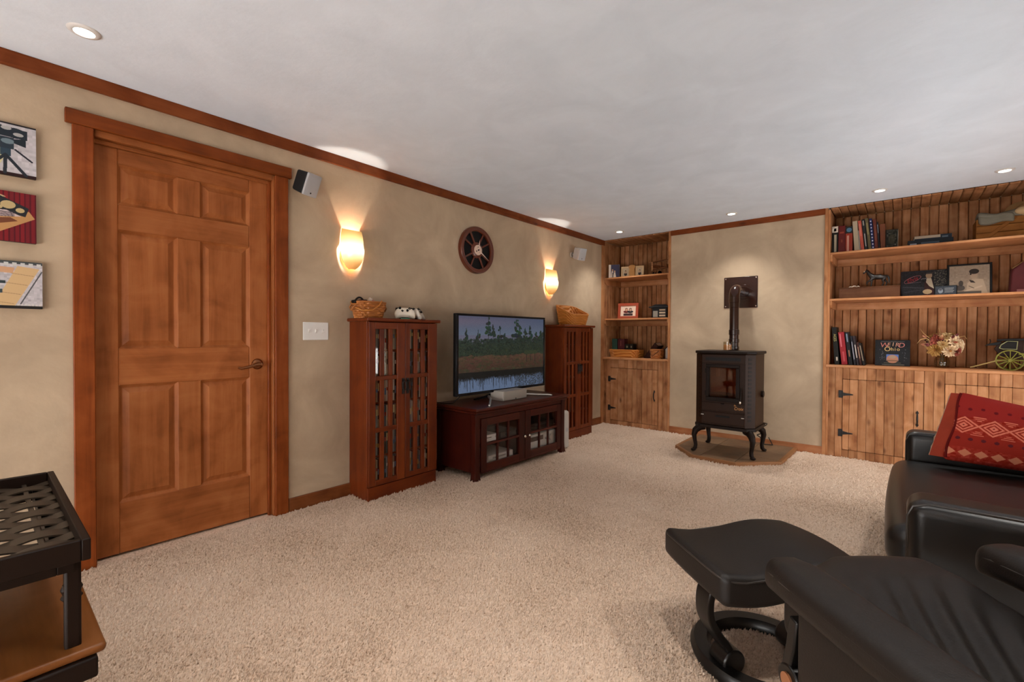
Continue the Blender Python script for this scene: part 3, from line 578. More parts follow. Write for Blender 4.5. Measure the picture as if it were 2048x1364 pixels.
for sx in (-1, 1):
    for fr in (1, 0):
        yb = -.475 if fr else -.03; sy = -1 if fr else 1
        prof = [(0, 0), (.0, 0), (.052, 0), (.046, .06), (.044, .3), (.047, .46), (.056, .515), (0, .515), (.004, .3), (-.004, .06)]
        def legp(z): k = .012*max(0, 1-z/.1)**2 + .01*max(0, (z-.4)/.115)**2; return k
        vs = []; zs = [0, .03, .06, .1, .2, .35, .42, .47, .515]
        for z in zs:
            k = legp(z); xo = sx*(.597+k); xi = sx*.547; yo = yb+sy*k; yi = yb-sy*.045
            vs += [(xo, yo, z), (xi, yo, z), (xi, yi, z), (xo, yi, z)]
        fs = [(j*4+i, j*4+(i+1) % 4, j*4+4+(i+1) % 4, j*4+4+i) for j in range(len(zs)-1) for i in range(4)]+[(0, 1, 2, 3), tuple(len(vs)-4+i for i in range(4))]
        MB().add(vs, fs).build('leg', M_CON, t, ang=50, bevel=.002)
for s in (-1, 1):
    dd = empty('door', parent=t); x0, x1 = (-.532, -.003) if s < 0 else (.003, .532); f0, f1 = -.478, -.458; g0, g1 = (x0+.06, x1-.075) if s < 0 else (x0+.075, x1-.06); za, zb = .12, .415
    boxpiece('stile', M_CON, dd, x0, g0, f0, f1, .062, .473, .002); boxpiece('stile', M_CON, dd, g1, x1, f0, f1, .062, .473, .002)
    boxpiece('rail', M_CONX, dd, g0, g1, f0, f1, .062, za, .002); boxpiece('rail', M_CONX, dd, g0, g1, f0, f1, zb, .473, .002)
    for k in (1, 2): xm = g0+(g1-g0)*k/3; boxpiece('muntin', M_CON, dd, xm-.008, xm+.008, f0+.003, f1, za, zb, .0015)
    boxpiece('muntin', M_CONX, dd, g0, g1, f0+.002, f1-.002, .262, .278, .0015)
    for i in range(3):
        for j in range(2): 
            a = g0+(g1-g0)*i/3; zc = (za, .27, zb)[j]; MB().box(a+.004, a+(g1-g0)/3-.004, f1-.004, f1-.001, zc+.004, (za, .27, zb)[j+1]-.004).build('pane', M_GLASS, dd, smooth=False)
    kx = x1-.025 if s < 0 else x0+.03
    MB().lathe([(.004, 0), (.004, .012), (.011, .017), (.0125, .024), (.008, .03), (0, .031)], 16, TR(kx, f0, .262, PI/2)).build('knob', M_NICKEL, dd, label='small nickel knob')
def boxy(name, lab, cat, loc, dims, mat, parts=(), grp=None, rz=PI/2, bev=.004):
    """a case w (x) d (y) h (z) with its front at local y=0 and parts given as (name, x0,x1,z0,z1, out, mat)"""
    t = thing(name, lab, cat, loc, rz, grp); w, d, h = dims
    MB().box(-w/2, w/2, 0, d, 0, h).build('case', mat, t, bevel=bev)
    for nm, x0, x1, z0, z1, out, mm in parts: MB().box(x0, x1, -out, .0005, z0, z1).build(nm, mm, t, bevel=.001)
    return t
boxy('game_console', 'white game console on upper shelf behind the console left glass door', 'game console', (.435, -2.57, .272), (.2, .24, .055), M_WHITE, [('disc_slot', -.07, .03, .03, .035, .0008, M_BLACK), ('power_button', .07, .082, .025, .037, .0015, M_SILV)])
boxy('cable_box', 'black cable box beside the white game console on the upper shelf', 'cable box', (.43, -2.33, .272), (.2, .22, .05), M_BLACK, [('display', -.04, .04, .015, .035, .0008, col('202c30', .2))])
boxy('media_player', 'white flat player on lower shelf behind the left glass door', 'media player', (.43, -2.42, .08), (.3, .25, .075), col('c4c0b8'), [('tray', -.1, .06, .045, .058, .001, col('8a8680')), ('button', .1, .115, .02, .035, .002, M_SILV)])
boxy('small_box', 'small white box at the left front of the lower console shelf', 'box', (.435, -2.615, .08), (.06, .05, .05), M_WHITE, [('label_patch', -.02, .02, .01, .03, .0006, col('9a9a98'))])
tt = boxy('av_receiver', 'silver receiver with round knob behind the right glass door', 'receiver', (.43, -1.865, .08), (.43, .3, .15), col('b4b0a8', .35), [('display', -.17, .02, .09, .13, .001, col('4a3c38', .2)), ('button_strip', -.17, .02, .03, .042, .002, M_GREYB)])
MB().cyl((.13, -.02, .095), (.13, 0, .095), .03, n=28).build('volume_knob', M_SILV, tt); MB().cyl((.06, -.016, .095), (.06, 0, .095), .012, n=20).build('volume_knob', M_SILV, tt)
boxy('disc_player', 'black disc player on upper shelf behind the right glass door', 'disc player', (.43, -1.88, .272), (.4, .26, .06), M_BLACK, [('tray', -.08, .08, .035, .045, .001, col('26262a', .3))])
t = boxy('center_speaker', 'pale grey box speaker lying on the console under the television', 'speaker', (.372, -2.178, .56), (.305, .15, .082), col('aaa298'), [], bev=.006)
MB().rbox((0, -.004, .041), (.3, .012, .078), .004, 2).build('grille', col('968d83', .6), t); MB().cyl((0, -.0112, .012), (0, -.0095, .012), .006, n=12).build('badge', M_BLACK, t)
t = thing('subwoofer', 'pale grey slim speaker box on the carpet between console and far cabinet', 'speaker', (.42, -1.44, 0), PI/2)
MB().rbox((.0, .15, .19), (.1, .3, .37), .028, 4).build('case', col('b8b2aa', .5), t); MB().cyl((.0, .0, .19), (0, -.003, .19), .02, n=16).build('badge', M_GREYB, t)
for x in (-.03, .03):
    for y in (.04, .26): MB().cyl((x, y, 0), (x, y, .02), .012, n=12).build('foot', M_BLACK, t)

# ------------------------------------------------------------------ television
t = thing('television', 'flat television on splayed feet showing a marsh at dusk', 'television', (.25, -2.178, .56), PI/2)
tw, tb, th = 1.162, .068, .66
MB().box(-tw/2, tw/2, .0, .03, tb, tb+th).box(-tw*.36, tw*.36, .03, .06, tb+.05, tb+th*.6).build('housing', M_BLACK, t, bevel=.004)
for x0, x1, z0, z1, nm in ((-tw/2, tw/2, tb, tb+.022, 'bezel'), (-tw/2, tw/2, tb+th-.018, tb+th, 'bezel'), (-tw/2, -tw/2+.022, tb+.022, tb+th-.018, 'bezel'), (tw/2-.018, tw/2, tb+.022, tb+th-.018, 'bezel')): MB().box(x0, x1, -.012, .001, z0, z1).build(nm, col('101216', .3), t, bevel=.003)
c = Canvas(640, 360, (90, 96, 130)); yy, xx = c.y, c.x
sky = np.stack([80+24*(1-xx)*np.exp(-((yy-.06)/.08)**2)+35*np.clip(yy/.35, 0, 1), 90+6*(1-xx)*np.exp(-((yy-.06)/.08)**2)+36*np.clip(yy/.35, 0, 1), 116+26*np.clip(yy/.35, 0, 1)], -1)/255.; c.a = sky
def hump(seed, base, amp, n=9):
    r = np.random.default_rng(seed); y = np.zeros(c.w); xs = np.arange(c.w)/c.w
    for k in range(1, n): y += r.normal()*np.sin(2*PI*(k*1.7*xs+r.random()))/k
    y += r.normal(0, .25, c.w); return base-amp*y
for k in range(900):
    pass
def pine(px, top, bot, wd, colr, seed):
    r = np.random.default_rng(seed); c.line(px, top, px+.004, bot, .005, tuple(q*.7 for q in colr))
    for j in range(26):
        f = r.random(); y = top+.012+(bot-top)*.62*f; w = wd*(.25+.75*f)*r.uniform(.4, 1); x = px+r.uniform(-1, 1)*w*.8
        c.ell(x, y, w*.42, .013+.01*r.random(), tuple(q*r.uniform(.75, 1.15) for q in colr))
for q in [(.08, .16, .5, .03), (.2, .18, .5, .05), (.31, .0, .5, .055), (.36, .1, .5, .05), (.44, .12, .5, .055), (.5, .22, .5, .06), (.64, .02, .5, .08), (.68, .1, .5, .07), (.75, .14, .5, .06), (.81, .1, .5, .055), (.9, .2, .5, .08), (.97, .18, .5, .08)]: pine(q[0], q[1], q[2], q[3]*1.2, (44, 60, 52), int(q[0]*1000))
for j, (base, cl) in enumerate([(.33, (48, 66, 60)), (.4, (40, 58, 48)), (.47, (46, 62, 44))]):
    e = hump(30+j, base, .025); c.put(yy > e[None, :], cl)
for k in range(2600):
    x = rng.random(); y = rng.uniform(.3, .62); g_ = rng.uniform(.55, 1.5); c.ell(x, y, rng.uniform(.004, .014), rng.uniform(.005, .014), (40*g_, 56*g_, 46*g_), .55)
tex = rng.random((90, 160)); tex = np.repeat(np.repeat(tex, 4, 0), 4, 1)
c.put((yy > .36) & (yy < .58) & (tex > .62), (60, 78, 52), .6).put((yy > .36) & (yy < .58) & (tex < .25), (28, 42, 36), .6)
c.a[130:200] = np.clip(c.a[130:200]+rng.normal(0, .035, (70, 640, 1))*1.0, 0, 1); e = hump(50, .53, .012); c.put(yy > e[None, :], (84, 72, 56))
g = np.clip((yy-.55)/.28, 0, 1); gr = rng.random((60, 640)); gr = np.repeat(gr, 6, 0)[:360]
c.a = np.where((yy > e[None, :])[..., None], np.stack([92-40*g+26*(gr-.5), 78-44*g+22*(gr-.5), 58-30*g+16*(gr-.5)], -1)/255., c.a)
for k in range(500):
    x, y = rng.random(), rng.uniform(.53, .76); c.ell(x, y, rng.uniform(.005, .025), rng.uniform(.005, .014), [(66, 76, 48), (92, 68, 56), (52, 62, 42), (84, 56, 50)][k % 4], .5)
for x in (.77, .82, .88): c.line(x, .5, x+.003, .64, .006, (36, 34, 40)); c.ell(x, .5, .03, .03, (56, 72, 50))
e2 = hump(70, .84, .01)+.012*rng.normal(size=640); bk = .74
c.put((yy > bk) & (yy <= e2[None, :]), (26, 26, 24)); c.put(yy > e2[None, :], (104, 122, 152))
for k in range(170):
    x = rng.random(); c.line(x, .83, x+rng.normal(0, .002), .84+rng.random()**2*.15*(1.3-.6*x), .0035, (38, 40, 42), .8)
c.put((yy > .82) & (xx > .62) & (tex > .45), (44, 46, 46), .8); c.noise(7); c.a[90:250] *= np.array([1.0, .9, .92])
print_panel('screen', c.mat('marsh_picture', .25, emit=.46), t, tw-.04, th-.04, Matrix.Translation((-.002, -.006, tb+.022)))
for s in (-1, 1):
    MB().tube([(s*.42-.012, -.225, .008), (s*.40, -.2, .01), (s*.22, -.04, .02), (s*.165, .038, .03), (s*.12, .045, .05), (s*.1, .045, .1)], [.007, .009, .01, .01, .011, .012], 10).build('foot', M_SILV, t)
    MB().tube([(s*.1, .02, .06), (s*.2, .06, .02), (s*.28, .1, .008)], [.011, .009, .007], 10).build('rear_foot', M_BLACK, t)
t = tag(MB().tube([(.26, -2.72, .63), (.24, -2.745, .6), (.22, -2.755, .575), (.12, -2.757, .5625), (.02, -2.757, .562)], .003, 8).build('power_cord', M_BLACK), 'thin dark cord hanging behind the television left corner', 'cord')

# ------------------------------------------------------------------ built-in bookcases
PW = .0635
def planks(x0, x1, off=0):
    e = [x0]; x = x0+off if off else x0+PW
    while x < x1-.012: e.append(x); x += PW
    return e+[x1]
def bookcase(t, x0, x1, zs, zc, doors, left_side, edges):
    """x0..x1 opening, front plane y=0, back y=.43; zs shelf tops, zc counter top"""
    yb = .43
    pl = planks(x0, x1)
    back = empty('back_wall', parent=t); sof = empty('soffit', parent=t)
    for a, b in zip(pl, pl[1:]):
        boxpiece('plank', M_PLANK, back, a+.0018, b-.0018, yb, yb+.012, zc-.03, H-.014, .006)
        boxpiece('plank', M_PLANKY, sof, a+.0015, b-.0015, .0, yb+.014, H-.014, H-.0015, .005)
    M_BK = col('3a1c0a', .8); MB().box(x0-.012, x1+.012, .0, yb+.0152, H-.0014, H+.002).build('backing', M_BK, sof, smooth=False); MB().box(x0-.012, x1+.012, yb+.0125, yb+.0155, zc-.03, H-.014).build('backing', M_BK, back, smooth=False); MB().box(x0-.015, x1+.012, .0125, .016, 0, zc-.0225).build('cabinet_backing', M_BK, t, smooth=False)
    side = empty('side_wall', parent=t); sp_ = [q for q in planks(.0, yb)]
    for a, b in zip(sp_, sp_[1:]):
        boxpiece('plank', M_PLANK, side, x0-.011, x0+.001, a+.001, b-.001, zc-.03, H-.014, .0045)
        boxpiece('plank', M_PLANK, side, x1-.001, x1+.011, a+.001, b-.001, zc-.03, H-.014, .0045)
    for z in zs:
        boxpiece('shelf', M_SHELF, t, x0+.002, x1-.002, .002, yb-.001, z-.02, z, .003)
        boxpiece('ledger', M_SHELF, t, x0+.02, x1-.02, yb-.018, yb-.001, z-.09, z-.0205, .003)
        for xa, xb in ((x0+.002, x0+.02), (x1-.02, x1-.002)):
            MB().prism([(.004, z-.0205), (yb-.002, z-.0205), (yb-.002, z-.09), (.06, z-.09), (.02, z-.078), (.004, z-.06)], xa, xb, X((0, 0, 1, 0), (1, 0, 0, 0), (0, 1, 0, 0), (0, 0, 0, 1))).build('side_cleat', M_FACE, t, bevel=.002, smooth=False)
    boxpiece('counter', M_SHELF, t, x0-.02, x1+.01, -.03, yb-.001, zc-.022, zc, .004)
    front = empty('cabinet_front', parent=t)
    def seg(a, b, z0, z1, par): boxpiece('plank', M_PLANK, par, a+.0006, b-.0006, -.001, .014, z0, z1, .003)
    inner = sorted(set([x0-.02]+[e for e in edges]+[x1+.01])); cuts = sorted(set(inner+[q for d in doors for q in d[:2]]))
    dpar = []
    for d in doors:
        dd = empty('cabinet_door', parent=t); dpar.append(dd)
    for a, b in zip(cuts, cuts[1:]):
        m_ = (a+b)/2; k = next((i for i, d in enumerate(doors) if d[0] < m_ < d[1]), None)
        if k is None: seg(a, b, .0, zc-.0225, front)
        else:
            d = doors[k]; aa = a+(.002 if abs(a-d[0]) < 1e-6 else 0); bb = b-(.002 if abs(b-d[1]) < 1e-6 else 0)
            seg(a, b, 0, d[2], front); seg(a, b, d[3], zc-.0225, front)
            boxpiece('plank', M_PLANK, dpar[k], aa+.0006, bb-.0006, -.004, .012, d[2]+.003, d[3]-.003, .003)
    for d, dd in zip(doors, dpar):
        for z in (d[3]-.14, d[2]+.155):
            hx = d[0]+(.002 if not d[4] else 0); sgn = -1 if d[4] else 1
            if d[4]: hx = d[1]
            h = MB().prism([(hx-sgn*.004, z-.018), (hx+sgn*.03, z-.011), (hx+sgn*.075, z-.005), (hx+sgn*.082, z), (hx+sgn*.075, z+.005), (hx+sgn*.03, z+.011), (hx-sgn*.004, z+.018)], .004, .0075, X((1, 0, 0, 0), (0, 0, -1, 0), (0, 1, 0, 0), (0, 0, 0, 1)))
            h.box(min(hx-sgn*.03, hx-sgn*.002), max(hx-sgn*.03, hx-sgn*.002), -.0075, -.001, z-.034, z+.034).cyl((hx, -.006, z-.03), (hx, -.006, z+.03), .0045, n=10)
            for qx, qz in ((hx-sgn*.018, z-.026), (hx-sgn*.018, z+.026), (hx+sgn*.018, z), (hx+sgn*.044, z), (hx+sgn*.07, z)): h.ell((qx, -.0078, qz), (.0042, .002, .0042), 8, 6)
            h.build('strap_hinge', M_IRON, dd, label='black iron strap hinge')
        px = (d[1]-.04) if not d[4] else d[0]+.04; pz = (d[2]+d[3])/2+.02
        h = MB().tube([(px, -.006, pz-.05), (px, -.02, pz-.042), (px, -.03, pz-.02), (px, -.032, pz), (px, -.03, pz+.02), (px, -.02, pz+.042), (px, -.006, pz+.05)], [.005, .0055, .0065, .007, .0065, .0055, .005], 10)
        for s in (-1, 1): h.prism([(px-.011, pz+s*.05), (px, pz+s*.072), (px+.011, pz+s*.05), (px, pz+s*.036)], .004, .008, X((1, 0, 0, 0), (0, 0, -1, 0), (0, 1, 0, 0), (0, 0, 0, 1)))
        h.build('pull_handle', M_IRON, dd, label='black iron pull handle')
t = thing('built_in_bookcase', 'narrow built-in pine bookcase in the corner left of the stove', 'bookcase', (0, 0, 0), 0, 'built-in pine bookcases')
bookcase(t, .012, .85, [1.848, 1.33], .84, [(.11, .731, .055, .713, 0)], True, [.052, .11, .218, .344, .41, .467, .535, .602, .664, .729, .793])
boxpiece('face_trim', M_FACE, t, .848, .874, -.012, .43, 0, H-.001, .002); boxpiece('face_trim', M_FACE, t, .0, .012, -.002, .02, 0, H-.015, .002)
t = thing('built_in_bookcase', 'wide built-in pine bookcase with plank doors to the right of the stove', 'bookcase', (0, 0, 0), 0, 'built-in pine bookcases')
bookcase(t, 2.386, 4.28, [1.905, 1.472], .855, [(2.496, 3.057, .075, .728, 0), (3.184, 3.9, .075, .732, 1)], False, [2.441, 2.547, 2.611, 2.672, 2.737, 2.797, 2.869, 2.927, 2.992, 3.117, 3.184+.063, 3.31, 3.374, 3.437, 3.5, 3.565, 3.628, 3.69, 3.755, 3.82, 3.96, 4.02, 4.085, 4.15, 4.21])
boxpiece('face_trim', M_FACE, t, 2.345, 2.372, -.014, .43, 0, H-.001, .002); boxpiece('face_trim', M_FACE, t, 2.372, 2.388, -.004, .02, .0, H-.015, .002)

# ------------------------------------------------------------------ pellet stove on its hearth
t = thing('hearth_pad', 'low slate tiled hearth pad with wooden edge under the black stove', 'hearth', (0, 0, 0))
HP = [(1.20, -.018), (1.21, -.70), (1.46, -.975), (1.84, -1.0), (2.135, -.70), (2.15, -.018)]
MB().prism(HP, 0, .024).build('base', M_EDGE, t, bevel=.004)
inn = [(1.235, -.018), (1.24, -.688), (1.475, -.948), (1.83, -.972), (2.105, -.69), (2.118, -.018)]
for (a, b, c_, d_) in zip(HP, HP[1:], inn, inn[1:]): MB().prism([a, b, d_, c_], .024, .036).build('edge_strip', M_EDGE, t, bevel=.003)
def clip(poly, x0, x1, y0, y1):
    for ax, lim, keep in ((0, x0, 1), (0, x1, -1), (1, y0, 1), (1, y1, -1)):
        out = []
        for i in range(len(poly)):
            p, q = poly[i], poly[(i+1) % len(poly)]; ip = (p[ax]-lim)*keep >= 0; iq = (q[ax]-lim)*keep >= 0
            if ip: out.append(p)
            if ip != iq: k = (lim-p[ax])/(q[ax]-p[ax]); out.append((p[0]+k*(q[0]-p[0]), p[1]+k*(q[1]-p[1])))
        poly = out
        if len(poly) < 3: return None
    return poly
for i in range(3):
    for j in range(3):
        p = clip(inn, 1.232+.297*i+.002, 1.232+.297*(i+1)-.002, -.98+.322*j+.002, -.98+.322*(j+1)-.002)
        if p: MB().prism(p, .022, .0335+.001*((i+j) % 2)).build('tile', M_TILE, t, bevel=.0015, smooth=False)
t = thing('pellet_stove', 'dark brown enamelled pellet stove on four curved legs', 'stove', (1.68, -.6, .0355))
bx, by0, by1 = .25, -.2, .2; zb, zt = .235, .92
BO = [(-bx, -.135), (-bx+.06, by0), (bx-.06, by0), (bx, -.135), (bx, by1), (-bx, by1)]
MB().prism(BO, zb+.03, zt).build('body', M_STOVE, t, bevel=.004, smooth=False)
so = lambda k: [(x*(1+k/.25), y+(-k if y < 0 else k)) for x, y in BO]
MB().prism(so(.014), zb, zb+.03).build('base_plate', M_STOVED, t, bevel=.006, smooth=False); MB().prism(so(.016), zt, zt+.026).build('top_plate', M_STOVED, t, bevel=.008, smooth=False)
for s in (-1, 1):   # fluted corner posts
    MB().prism([(s*bx, -.135), (s*(bx-.06), by0), (s*(bx-.064), by0-.008), (s*(bx+.006), -.143)], zb+.032, zt-.002).build('corner_post', M_STOVE, t, bevel=.002, smooth=False)
    for k in range(16): zz = zb+.09+k*.036; MB().box(-.018, .018, -.002, .002, 0, .02, TR(s*(bx-.031), (-.135+by0)/2-.0085, zz, 0, 0, s*R(47.5)-0)).build('louvre', M_STOVED, t, smooth=False)
MB().box(-.185, .185, -.212, -.2, .835, .915).build('vent_panel', M_STOVE, t, bevel=.004)
for k in range(16): MB().prism([(-.15+.0188*k, .862), (-.141+.0188*k, .856), (-.132+.0188*k, .862), (-.132+.0188*k, .886), (-.141+.0188*k, .892), (-.15+.0188*k, .886)], .2125, .2135, X((1, 0, 0, 0), (0, 0, -1, 0), (0, 1, 0, 0), (0, 0, 0, 1))).build('vent_hole', M_BLACK, t, smooth=False)
dd = empty('fire_door', parent=t); DX0, DX1, DZ0, DZ1 = -.145, .14, .49, .825
for x0, x1, z0, z1 in ((DX0, DX1, DZ1-.03, DZ1), (DX0, DX1, DZ0, DZ0+.035), (DX0, DX0+.028, DZ0+.035, DZ1-.03), (DX1-.028, DX1, DZ0+.035, DZ1-.03)): MB().box(x0, x1, -.222, -.2, z0, z1).build('door_rail', M_STOVED, dd, bevel=.004)
MB().box(DX0+.026, DX1-.026, -.208, -.204, DZ0+.033, DZ1-.028).build('door_glass', M_OVEN, dd, smooth=False)
c = Canvas(96, 120, (120, 72, 38)).noise(5, 4)
for x in (.05, .28, .36, .68, .74, .9): c.line(x, 0, x+.01, .3, .05, (190, 140, 96), .4)
c.rect(.35, .9, .7, .96, (26, 14, 8)).ell(.5, 1.0, .7, .2, (40, 22, 12), .6).rect(0, 0, .06, 1, (40, 20, 10))  # pale streaks at the top, darker along the bottom and left edge
print_panel('fire_brick', c.mat('streaked_firebrick', .7), dd, .24, .28, Matrix.Translation((-.0025, -.2025, DZ0+.03)))
MB().tube([(.155, -.225, .62), (.157, -.235, .6), (.156, -.235, .54), (.152, -.232, .5)], [.006, .007, .008, .01], 10).build('door_latch', M_STOVED, dd); MB().ell((.152, -.236, .495), (.011, .011, .016), 12, 8).build('latch_knob', M_NICKEL, dd, label='small nickel latch knob')
for z in (.56, .76): MB().cyl((-.15, -.21, z-.02), (-.15, -.21, z+.02), .008, n=12).build('hinge', M_STOVED, dd)
MB().box(-.185, .185, -.209, -.2, .40, .475).build('ash_lip', M_STOVE, t, bevel=.003); MB().box(-.185, .185, -.211, -.2, .282, .388).build('ash_drawer', M_STOVE, t, bevel=.004)
MB().box(-.06, .06, -.214, -.21, .345, .36).build('drawer_slot', M_BLACK, t, bevel=.002); MB().box(-.012, .012, -.222, -.208, .462, .47).build('lip_tab', M_STOVED, t, bevel=.002)
for x in (-.175, .17): MB().box(x-.012, x+.012, -.22, -.209, .352, .36).build('drawer_clip', M_SILV, t, bevel=.002)
M_GOLD = plain('gold_script', 'd0924a', .35)
lettering('St.', .022, M_GOLD, t, TR(.105, -.2102, .462) @ FRONT, shear=.25); lettering('Croix', .04, M_GOLD, t, TR(.135, -.2102, .436) @ FRONT, squash=.8, shear=.25)
for sx in (-1, 1):
    for sy in (-1, 1):
        x, y = sx*(.205), (-.165 if sy < 0 else .165)
        k = Vector((sx*.75, sy*.66, 0)).normalized(); P0 = Vector((x, y, 0)); o = .06
        pts = [P0+k*d+Vector((0, 0, z)) for d, z in ((-.03, .235), (.015, .225), (.05, .195), (.062, .155), (.055, .11), (.045, .06), (.05, .03), (.066, .014))]
        g = MB().tube(pts, [.036, .034, .029, .023, .0185, .0165, .018, .016], 12); g.ell(tuple(pts[-1]+Vector((0, 0, .0))), (.024, .024, .0135), 14, 8); g.build('leg', M_STOVED, t, ang=70)
MB().cyl((bx, .1, .55), (bx+.02, .1, .55), .03, n=20).build('damper_knob', M_STOVED, t)
t2 = thing('flue_pipe', 'glossy dark brown stove pipe with elbow and square wall plate', 'stove pipe', (1.655, -.37, .981))
for (z0, z1, r) in ((-.002, .036, .047), (.036, .075, .0425), (.075, .11, .047), (.11, .15, .0425), (.15, .2, .047), (.2, .42, .042), (.42, .465, .0465), (.465, .51, .0495)): MB().cyl((0, 0, z0), (0, 0, z1), r, n=28).build('pipe_section', M_PIPEM, t2, bevel=.002)
pts = [(0, 0, .51)]+[(0, .075-.075*math.cos(a), .525+.075*math.sin(a)) for a in [PI/2*k/8 for k in range(9)]]+[(0, .345, .6)]
MB().tube(pts, [.048]*len(pts), 24).build('elbow', M_PIPEM, t2, ang=60)
MB().lathe([(.05, .012), (.075, .012), (.08, .004), (.08, 0), (.05, 0)], 32, TR(-.01, .37, .6, PI/2)).build('collar', M_PIPEM, t2)
MB().box(-.2, .125, .362, .37, .432, .758).build('wall_plate', M_PIPEM, t2, bevel=.004)
for x in (-.183, .108):
    for z in (.449, .741): MB().ell((x, .3615, z), (.007, .003, .007), 10, 6).build('screw', M_NICKEL, t2)
t = thing('jar_candle', 'peach candle in a clear glass jar on top of the stove', 'candle', (1.672, -.64, .982))
MB().lathe([(0, .001), (.036, .001), (.0375, .006), (.0375, .082), (.035, .082), (.034, .008), (0, .008)], 28).build('jar', M_JAR, t); MB().cyl((0, 0, .009), (0, 0, .056), .0335, n=28).build('wax', col('d89a62', .5), t); MB().cyl((0, 0, .056), (0, 0, .064), .0012, n=6).build('wick', M_BLACK, t)
pts = [(1.86+.022*math.cos(a)+.004*a, -.28+.03*math.sin(a), .12+.012*a) for a in [k*.45 for k in range(30)]]
tag(MB().tube([(1.86, -.17, .27)]+pts[::-1]+[(1.9, -.2, .06), (1.95, -.1, .045), (1.9, -.025, .1)], .0045, 8).build('power_cord', M_BLACK), 'coiled black cord hanging under the back of the stove', 'cord')

# ------------------------------------------------------------------ things on the narrow bookcase
def portrait(c, cx, cy, s, hair=(40, 34, 30), skin=(205, 170, 140), top=(50, 46, 50)):
    c.ell(cx, cy+s*1.55, s*1.35, s*.95, top).ell(cx, cy+s*.75, s*.35, s*.4, skin).ell(cx, cy-.1*s, s*.66, s*.86, hair).ell(cx, cy+.1*s, s*.52, s*.68, skin); return c
def frame(name, lab, cat, loc, rz, w, h, fw, fmat, pic, lean=.12, depth=.018, grp=None):
    t = thing('framed_'+name.split('_')[0], lab, cat, loc, rz, grp); t.rotation_euler = (-lean, 0, rz)
    for x0, x1, z0, z1 in ((-w/2, w/2, 0, fw), (-w/2, w/2, h-fw, h), (-w/2, -w/2+fw, fw, h-fw), (w/2-fw, w/2, fw, h-fw)): MB().box(x0, x1, 0, depth, z0, z1).build('frame_rail', fmat, t, bevel=.002)
    MB().box(-w/2+fw*.5, w/2-fw*.5, depth*.6, depth, fw*.5, h-fw*.5).build('backing', M_BLACK, t)
    print_panel('photograph', pic, t, w-2*fw+.002, h-2*fw+.002, Matrix.Translation((0, depth*.55, fw-.001))); return t
S1, S2, S3 = 1.848, 1.33, .84
c = Canvas(90, 110, (62, 60, 84)); c.rect(0, 0, .2, 1, (226, 214, 200)).poly([(.2, .95), (.26, .5), (.38, .42), (.5, .95)], (214, 204, 192)).poly([(.45, .98), (.48, .6), (.6, .55), (.7, .98)], (224, 212, 196)).ell(.35, .4, .07, .07, (190, 150, 120)).ell(.55, .5, .07, .07, (196, 156, 126)).rect(.34, .6, .42, .97, (40, 36, 40))
t = thing('photo_card', 'small standing card with couple in white on dark blue, narrow bookcase top shelf', 'card', (.105, .085, S1), .42)
MB().box(-.068, .068, 0, .012, 0, .172).build('card', col('dccfc0'), t, bevel=.001); print_panel('photograph', c.mat('couple_photo'), t, .134, .17, Matrix.Translation((0, -.0006, .001)))
t = thing('double_photo_frame', 'cream double photo frame of two portraits with carved centre', 'picture frame', (.322, .15, S1), .16)
for s in (-1, 1):
    cc = Canvas(60, 70, (196, 178, 150)); portrait(cc, .5, .45, .2); f_ = empty('photo_leaf', (s*.088, 0, 0), -s*.12, t); f_.rotation_euler = (-.08, 0, -s*.12)
    for x0, x1, z0, z1 in ((-.055, .055, 0, .022), (-.055, .055, .122, .142), (-.055, -.034, .022, .122), (.034, .055, .022, .122)): MB().box(x0, x1, 0, .014, z0, z1).build('frame_rail', col('d2b890'), f_, bevel=.002)
    print_panel('photograph', cc.mat('portrait_photo'), f_, .07, .102, Matrix.Translation((0, .008, .021)))
MB().prism([(-.035, .0), (.035, 0), (.036, .06), (.03, .1), (.045, .13), (.03, .152), (0, .16), (-.03, .152), (-.045, .13), (-.03, .1), (-.036, .06)], .004, .016, X((1, 0, 0, 0), (0, 0, -1, 0), (0, 1, 0, 0), (0, 0, 0, 1))).build('carved_tree', col('b98a54'), t, bevel=.003)
t = thing('model_biplane', 'wooden model biplane on the top shelf of the narrow bookcase', 'model', (.665, .17, S1), -.5)
MW = col('8a5a38', .5, var=.2)
for z, y in ((.075, 0), (.165, -.02)): MB().rbox((0, y, z), (.29, .06, .007), .003, 2, fn=lambda x, y_, z_: (x, y_, z_+.08*abs(x)*.25)).build('wing', MW, t)
MB().lathe([(.0, -.1), (.012, -.1), (.02, -.06), (.021, 0), (.016, .05), (.007, .13), (0, .13)], 14, TR(0, 0, .1, -PI/2)).build('fuselage', col('6e4024', .5), t)
for sx in (-.11, -.05, .05, .11):
    for y in (-.015, .015): MB().cyl((sx, y, .08), (sx, y-.02, .166), .003, n=6).build('strut', MW, t)
MB().box(-.055, .055, .105, .13, .1, .105).build('tailplane', MW, t); MB().prism([(.1, .1), (.13, .1), (.13, .145), (.112, .14)], -.002, .002, X((0, 0, 1, 0), (1, 0, 0, 0), (0, 1, 0, 0), (0, 0, 0, 1))).build('fin', MW, t)
MB().rbox((0, -.108, .1), (.012, .004, .11), .002, 2, M=TR(0, 0, 0)).build('propeller', col('c9a074'), t); MB().ell((0, -.108, .1), (.009, .01, .009), 10, 6).build('spinner', col('c9a074'), t)
for s in (-1, 1):
    MB().cyl((s*.02, -.03, .09), (s*.05, -.035, .024), .003, n=6).build('wheel_strut', MW, t); MB().cyl((s*.046, -.035, .024), (s*.056, -.035, .024), .024, n=18).build('wheel', M_BLACK, t)
MB().cyl((0, .12, .095), (0, .125, .002), .003, n=6).build('tail_skid', MW, t)
